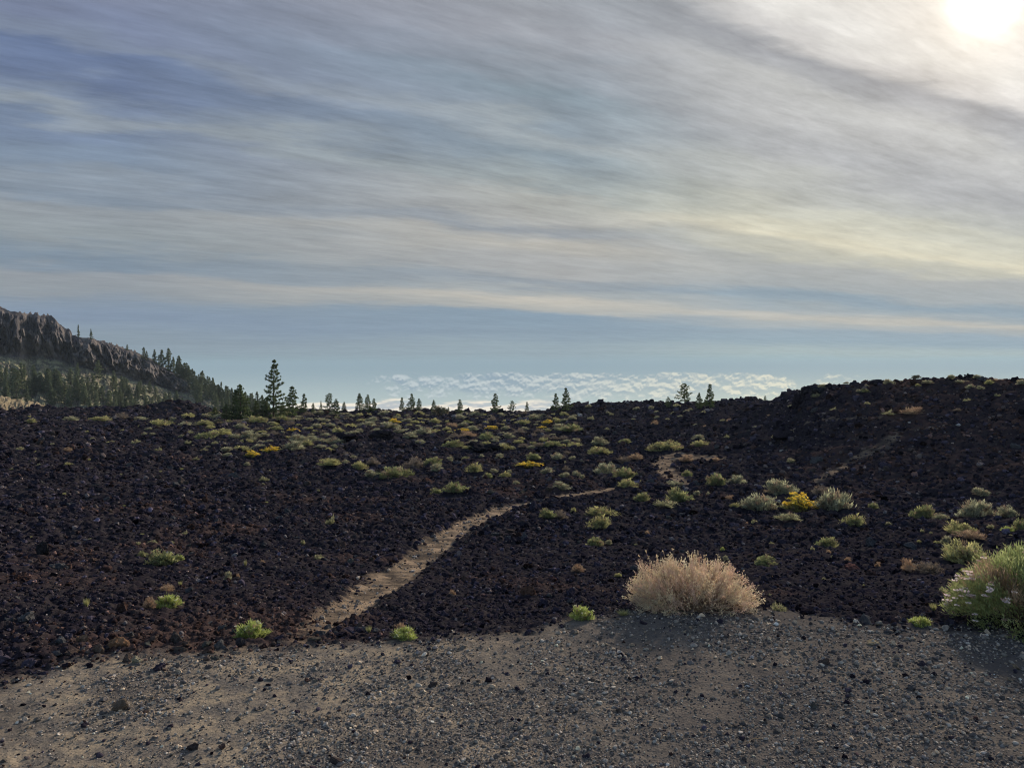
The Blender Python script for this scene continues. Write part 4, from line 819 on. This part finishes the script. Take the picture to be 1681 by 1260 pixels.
RT = ramp([(0, (152, 172, 180)), (.013, (157, 171, 176)), (.04, (140, 158, 172)), (.058, (142, 158, 172)), (.075, (162, 167, 171)), (.088, (178, 175, 170)), (.104, (152, 161, 169)), (.126, (136, 153, 168)), (.15, (160, 165, 170)), (.185, (168, 170, 172)), (.212, (186, 184, 174)), (.235, (206, 200, 182)), (.265, (202, 198, 183)), (.31, (190, 189, 180)), (.36, (178, 179, 178)), (.42, (170, 171, 176)), (.48, (178, 178, 181)), (.52, (183, 183, 185)), (.565, (166, 167, 173)), (.605, (156, 157, 164)), (.66, (198, 195, 196)), (.72, (208, 205, 204)), (.8, (212, 208, 206))])
cl = mixc(nt, mapr(nt, A, -.5, .02, smooth=False), RL, RM); cl = mixc(nt, mapr(nt, A, .05, .36), cl, RT)
fib = noise(nt, vec(mth(nt, 'MULTIPLY', cu, 6.), mth(nt, 'MULTIPLY', cv, 1.9), 3.), 1.3, 10, .72)
fib2 = noise(nt, vec(mth(nt, 'MULTIPLY', cu, 2.2), mth(nt, 'MULTIPLY', cv, 1.1), 9.), 1.2, 6, .62)
fib3 = noise(nt, vec(mth(nt, 'MULTIPLY', cu, 15.), mth(nt, 'MULTIPLY', cv, 2.4), 6.), 1.5, 8, .7, dist=.6)
fade = mapr(nt, dz, .02, .25, .35, 1.)
bri = mth(nt, 'ADD', 1., mth(nt, 'MULTIPLY', fade, mth(nt, 'ADD', mth(nt, 'MULTIPLY', mth(nt, 'ADD', mth(nt, 'SUBTRACT', fib, .5), mth(nt, 'MULTIPLY', mth(nt, 'SUBTRACT', fib3, .5), .45)), .72), mth(nt, 'MULTIPLY', mth(nt, 'SUBTRACT', fib2, .5), .46))))
cl = mixc(nt, 1., cl, vec(bri, bri, bri), 'MULTIPLY')
gm = N(nt, 'ShaderNodeGamma'); gm.inputs[1].default_value = 1.15; nt.links.new(cl, gm.inputs[0]); hs = N(nt, 'ShaderNodeHueSaturation'); hs.inputs['Saturation'].default_value = .88; nt.links.new(gm.outputs[0], hs.inputs['Color']); cl = mixc(nt, 1., hs.outputs[0], (1.11, 1.12, 1.08), 'MULTIPLY')
# below the eye level: haze, far cumulus field, near white bank
low = mapr(nt, Vt, -.075, -.005, 1., 0.)
hz = mixc(nt, low, lin((140, 160, 171)), lin((178, 192, 190))); hz = mixc(nt, mapr(nt, A, .0, .5), hz, mixc(nt, low, lin((150, 168, 176)), lin((205, 210, 190))))
def puff(ox, oy, w_=0.):
    pc = vec(mth(nt, 'MULTIPLY', mth(nt, 'ADD', A, ox), 46.), mth(nt, 'MULTIPLY', mth(nt, 'ADD', Vt, oy), 82.), w_)
    v_ = N(nt, 'ShaderNodeTexVoronoi', feature='F1'); v_.inputs['Scale'].default_value = .95; v_.inputs['Detail'].default_value = 3; v_.inputs['Roughness'].default_value = .55
    pn = N(nt, 'ShaderNodeVectorMath', operation='ADD'); nt.links.new(pc, pn.inputs[0]); nn_ = N(nt, 'ShaderNodeTexNoise'); nn_.inputs['Scale'].default_value = 2.2; nn_.inputs['Detail'].default_value = 6; nt.links.new(pc, nn_.inputs['Vector'])
    sc_ = N(nt, 'ShaderNodeVectorMath', operation='SCALE'); nt.links.new(nn_.outputs[1], sc_.inputs[0]); sc_.inputs['Scale'].default_value = .7; nt.links.new(sc_.outputs[0], pn.inputs[1]); nt.links.new(pn.outputs[0], v_.inputs['Vector'])
    big_ = noise(nt, pc, .28, 3, .5)
    return mth(nt, 'ADD', mth(nt, 'MULTIPLY', mth(nt, 'SUBTRACT', .55, v_.outputs['Distance']), .55), big_)
n1 = puff(0, 0); n2_ = puff(.001, .0032)
env = mth(nt, 'MULTIPLY', mapr(nt, Vt, -.062, -.034), mapr(nt, Vt, -.024, -.014, 1., 0.)); envx = mth(nt, 'MULTIPLY', mapr(nt, A, -.22, -.10), mapr(nt, A, .30, .5, 1., 0.)); env = mth(nt, 'MULTIPLY', env, envx)
dens = mapr(nt, mth(nt, 'ADD', n1, mth(nt, 'MULTIPLY', mth(nt, 'SUBTRACT', env, .5), .5)), .12, .50)
dens = mth(nt, 'MULTIPLY', dens, mapr(nt, env, 0., .3))
lit = mapr(nt, mth(nt, 'SUBTRACT', n1, n2_), -.14, .16)
cu_c = mixc(nt, lit, mixc(nt, mapr(nt, A, -.1, .38), lin((132, 152, 170)), lin((165, 178, 180))), mixc(nt, mapr(nt, A, -.1, .38), lin((198, 206, 208)), lin((240, 232, 205))))
lowc = mixc(nt, mth(nt, 'MULTIPLY', dens, .62), hz, cu_c)
pb = vec(mth(nt, 'MULTIPLY', A, 9.), mth(nt, 'MULTIPLY', Vt, 60.), 4.); nb_ = noise(nt, pb, 1.6, 7, .55); nb2 = noise(nt, vec(mth(nt, 'MULTIPLY', A, 9.), mth(nt, 'MULTIPLY', mth(nt, 'ADD', Vt, .004), 60.), 4.), 1.6, 7, .55)
bank = mapr(nt, mth(nt, 'SUBTRACT', mth(nt, 'MULTIPLY', mth(nt, 'SUBTRACT', nb_, .5), .05), mth(nt, 'ADD', Vt, .0545)), -.003, .006)
bank = mth(nt, 'MULTIPLY', bank, mth(nt, 'MULTIPLY', mapr(nt, A, -.32, -.27), mapr(nt, A, .02, .12, 1., 0.)))
bk = mixc(nt, mapr(nt, mth(nt, 'SUBTRACT', nb_, nb2), -.05, .07), lin((178, 184, 188)), lin((232, 224, 208)))
lowc = mixc(nt, bank, lowc, bk)
allc = mixc(nt, mapr(nt, Vt, -.008, .008), lowc, cl)
# light spread round the sun by the thin cloud
sdv = N(nt, 'ShaderNodeVectorMath', operation='DOT_PRODUCT'); nt.links.new(DIR, sdv.inputs[0]); sdv.inputs[1].default_value = SD
nrm = N(nt, 'ShaderNodeVectorMath', operation='LENGTH'); nt.links.new(DIR, nrm.inputs[0])
ang = mth(nt, 'ARCCOSINE', mth(nt, 'MINIMUM', mth(nt, 'DIVIDE', sdv.outputs['Value'], nrm.outputs['Value']), 1.))
def glow(wd, amp_, col):
    g_ = mth(nt, 'MULTIPLY', mth(nt, 'EXPONENT', mth(nt, 'MULTIPLY', mth(nt, 'POWER', mth(nt, 'DIVIDE', ang, wd), 1.6), -1.)), amp_)
    return mixc(nt, 1., vec(g_, g_, g_), tuple(col), 'MULTIPLY')
allc = mixc(nt, 1., allc, glow(.0195, 2.6, (1., .93, .8)), 'ADD'); allc = mixc(nt, 1., allc, glow(.075, .2, (1., .74, .42)), 'ADD'); allc = mixc(nt, 1., allc, glow(.2, .045, (1., .82, .62)), 'ADD')
stp = mth(nt, 'ADD', 1.045, mth(nt, 'MULTIPLY', mth(nt, 'SUBTRACT', noise(nt, vec(mth(nt, 'MULTIPLY', A, .9), mth(nt, 'MULTIPLY', Vt, 75.), 2.), 1., 4, .6), .5), mapr(nt, Vt, .02, .11, .22, .0)))
allc = mixc(nt, mapr(nt, Vt, -.015, .005), allc, mixc(nt, 1., allc, vec(stp, stp, stp), 'MULTIPLY'))
halo_in = mapr(nt, ang, .33, .40, 1., 0.); ring = mth(nt, 'EXPONENT', mth(nt, 'MULTIPLY', mth(nt, 'POWER', mth(nt, 'ABSOLUTE', mth(nt, 'DIVIDE', mth(nt, 'SUBTRACT', ang, .395), .028)), 2.), -1.))
hb = mth(nt, 'ADD', 1., mth(nt, 'SUBTRACT', mth(nt, 'MULTIPLY', ring, .05), mth(nt, 'MULTIPLY', mth(nt, 'MULTIPLY', halo_in, mapr(nt, ang, .2, .33)), .06)))
allc = mixc(nt, mapr(nt, dz, 0., .12), allc, mixc(nt, 1., allc, vec(hb, hb, hb), 'MULTIPLY'))
bg2 = N(nt, 'ShaderNodeBackground'); nt.links.new(allc, bg2.inputs[0]); bg2.inputs[1].default_value = 1.
cover = mth(nt, 'MULTIPLY', mapr(nt, dy, -.1, .45, .12, 1.), mapr(nt, dz, .5, .8, 1., .4))
mxw = N(nt, 'ShaderNodeMixShader'); nt.links.new(cover, mxw.inputs[0]); nt.links.new(bg1.outputs[0], mxw.inputs[1]); nt.links.new(bg2.outputs[0], mxw.inputs[2])
ow = N(nt, 'ShaderNodeOutputWorld'); nt.links.new(mxw.outputs[0], ow.inputs[0])
W_.cycles.sampling_method = 'MANUAL'; W_.cycles.sample_map_resolution = 1024

HZ = .00007
if HZ:
    b = np.array([(x_, y_, z_) for x_ in (-950, 950) for y_ in (-950, 950) for z_ in (-175, 60)], float)
    fcs = np.array([(0, 1, 3, 2), (4, 6, 7, 5), (0, 4, 5, 1), (2, 3, 7, 6), (0, 2, 6, 4), (1, 5, 7, 3)])
    m, nt = new_mat('air'); pv = N(nt, 'ShaderNodeVolumePrincipled'); pv.inputs['Color'].default_value = (.70, .84, 1., 1); pv.inputs['Density'].default_value = HZ; pv.inputs['Anisotropy'].default_value = .25
    o_ = N(nt, 'ShaderNodeOutputMaterial'); nt.links.new(pv.outputs[0], o_.inputs['Volume'])
    link('haze', mesh('haze', b, fcs, m), kind='stuff', label='thin blue haze lying over the distant slopes', category='haze')
cam = bpy.data.cameras.new('camera'); cam.sensor_width = 36; cam.lens = F / 1681 * 36; cam.clip_end = 6000; cam.clip_start = .05
co = bpy.data.objects.new('camera', cam); COL.objects.link(co); co.rotation_euler = (math.pi / 2 + PITCH, 0, 0); S.camera = co
S.view_settings.view_transform = 'Standard'; S.view_settings.look = 'None'; S.view_settings.exposure = .12; S.view_settings.gamma = 1
S.render.engine = 'CYCLES'; S.cycles.pixel_filter_type = 'BLACKMAN_HARRIS'; S.cycles.filter_width = 1.0; S.cycles.max_bounces = 5; S.cycles.transparent_max_bounces = 4; S.cycles.use_denoising = True
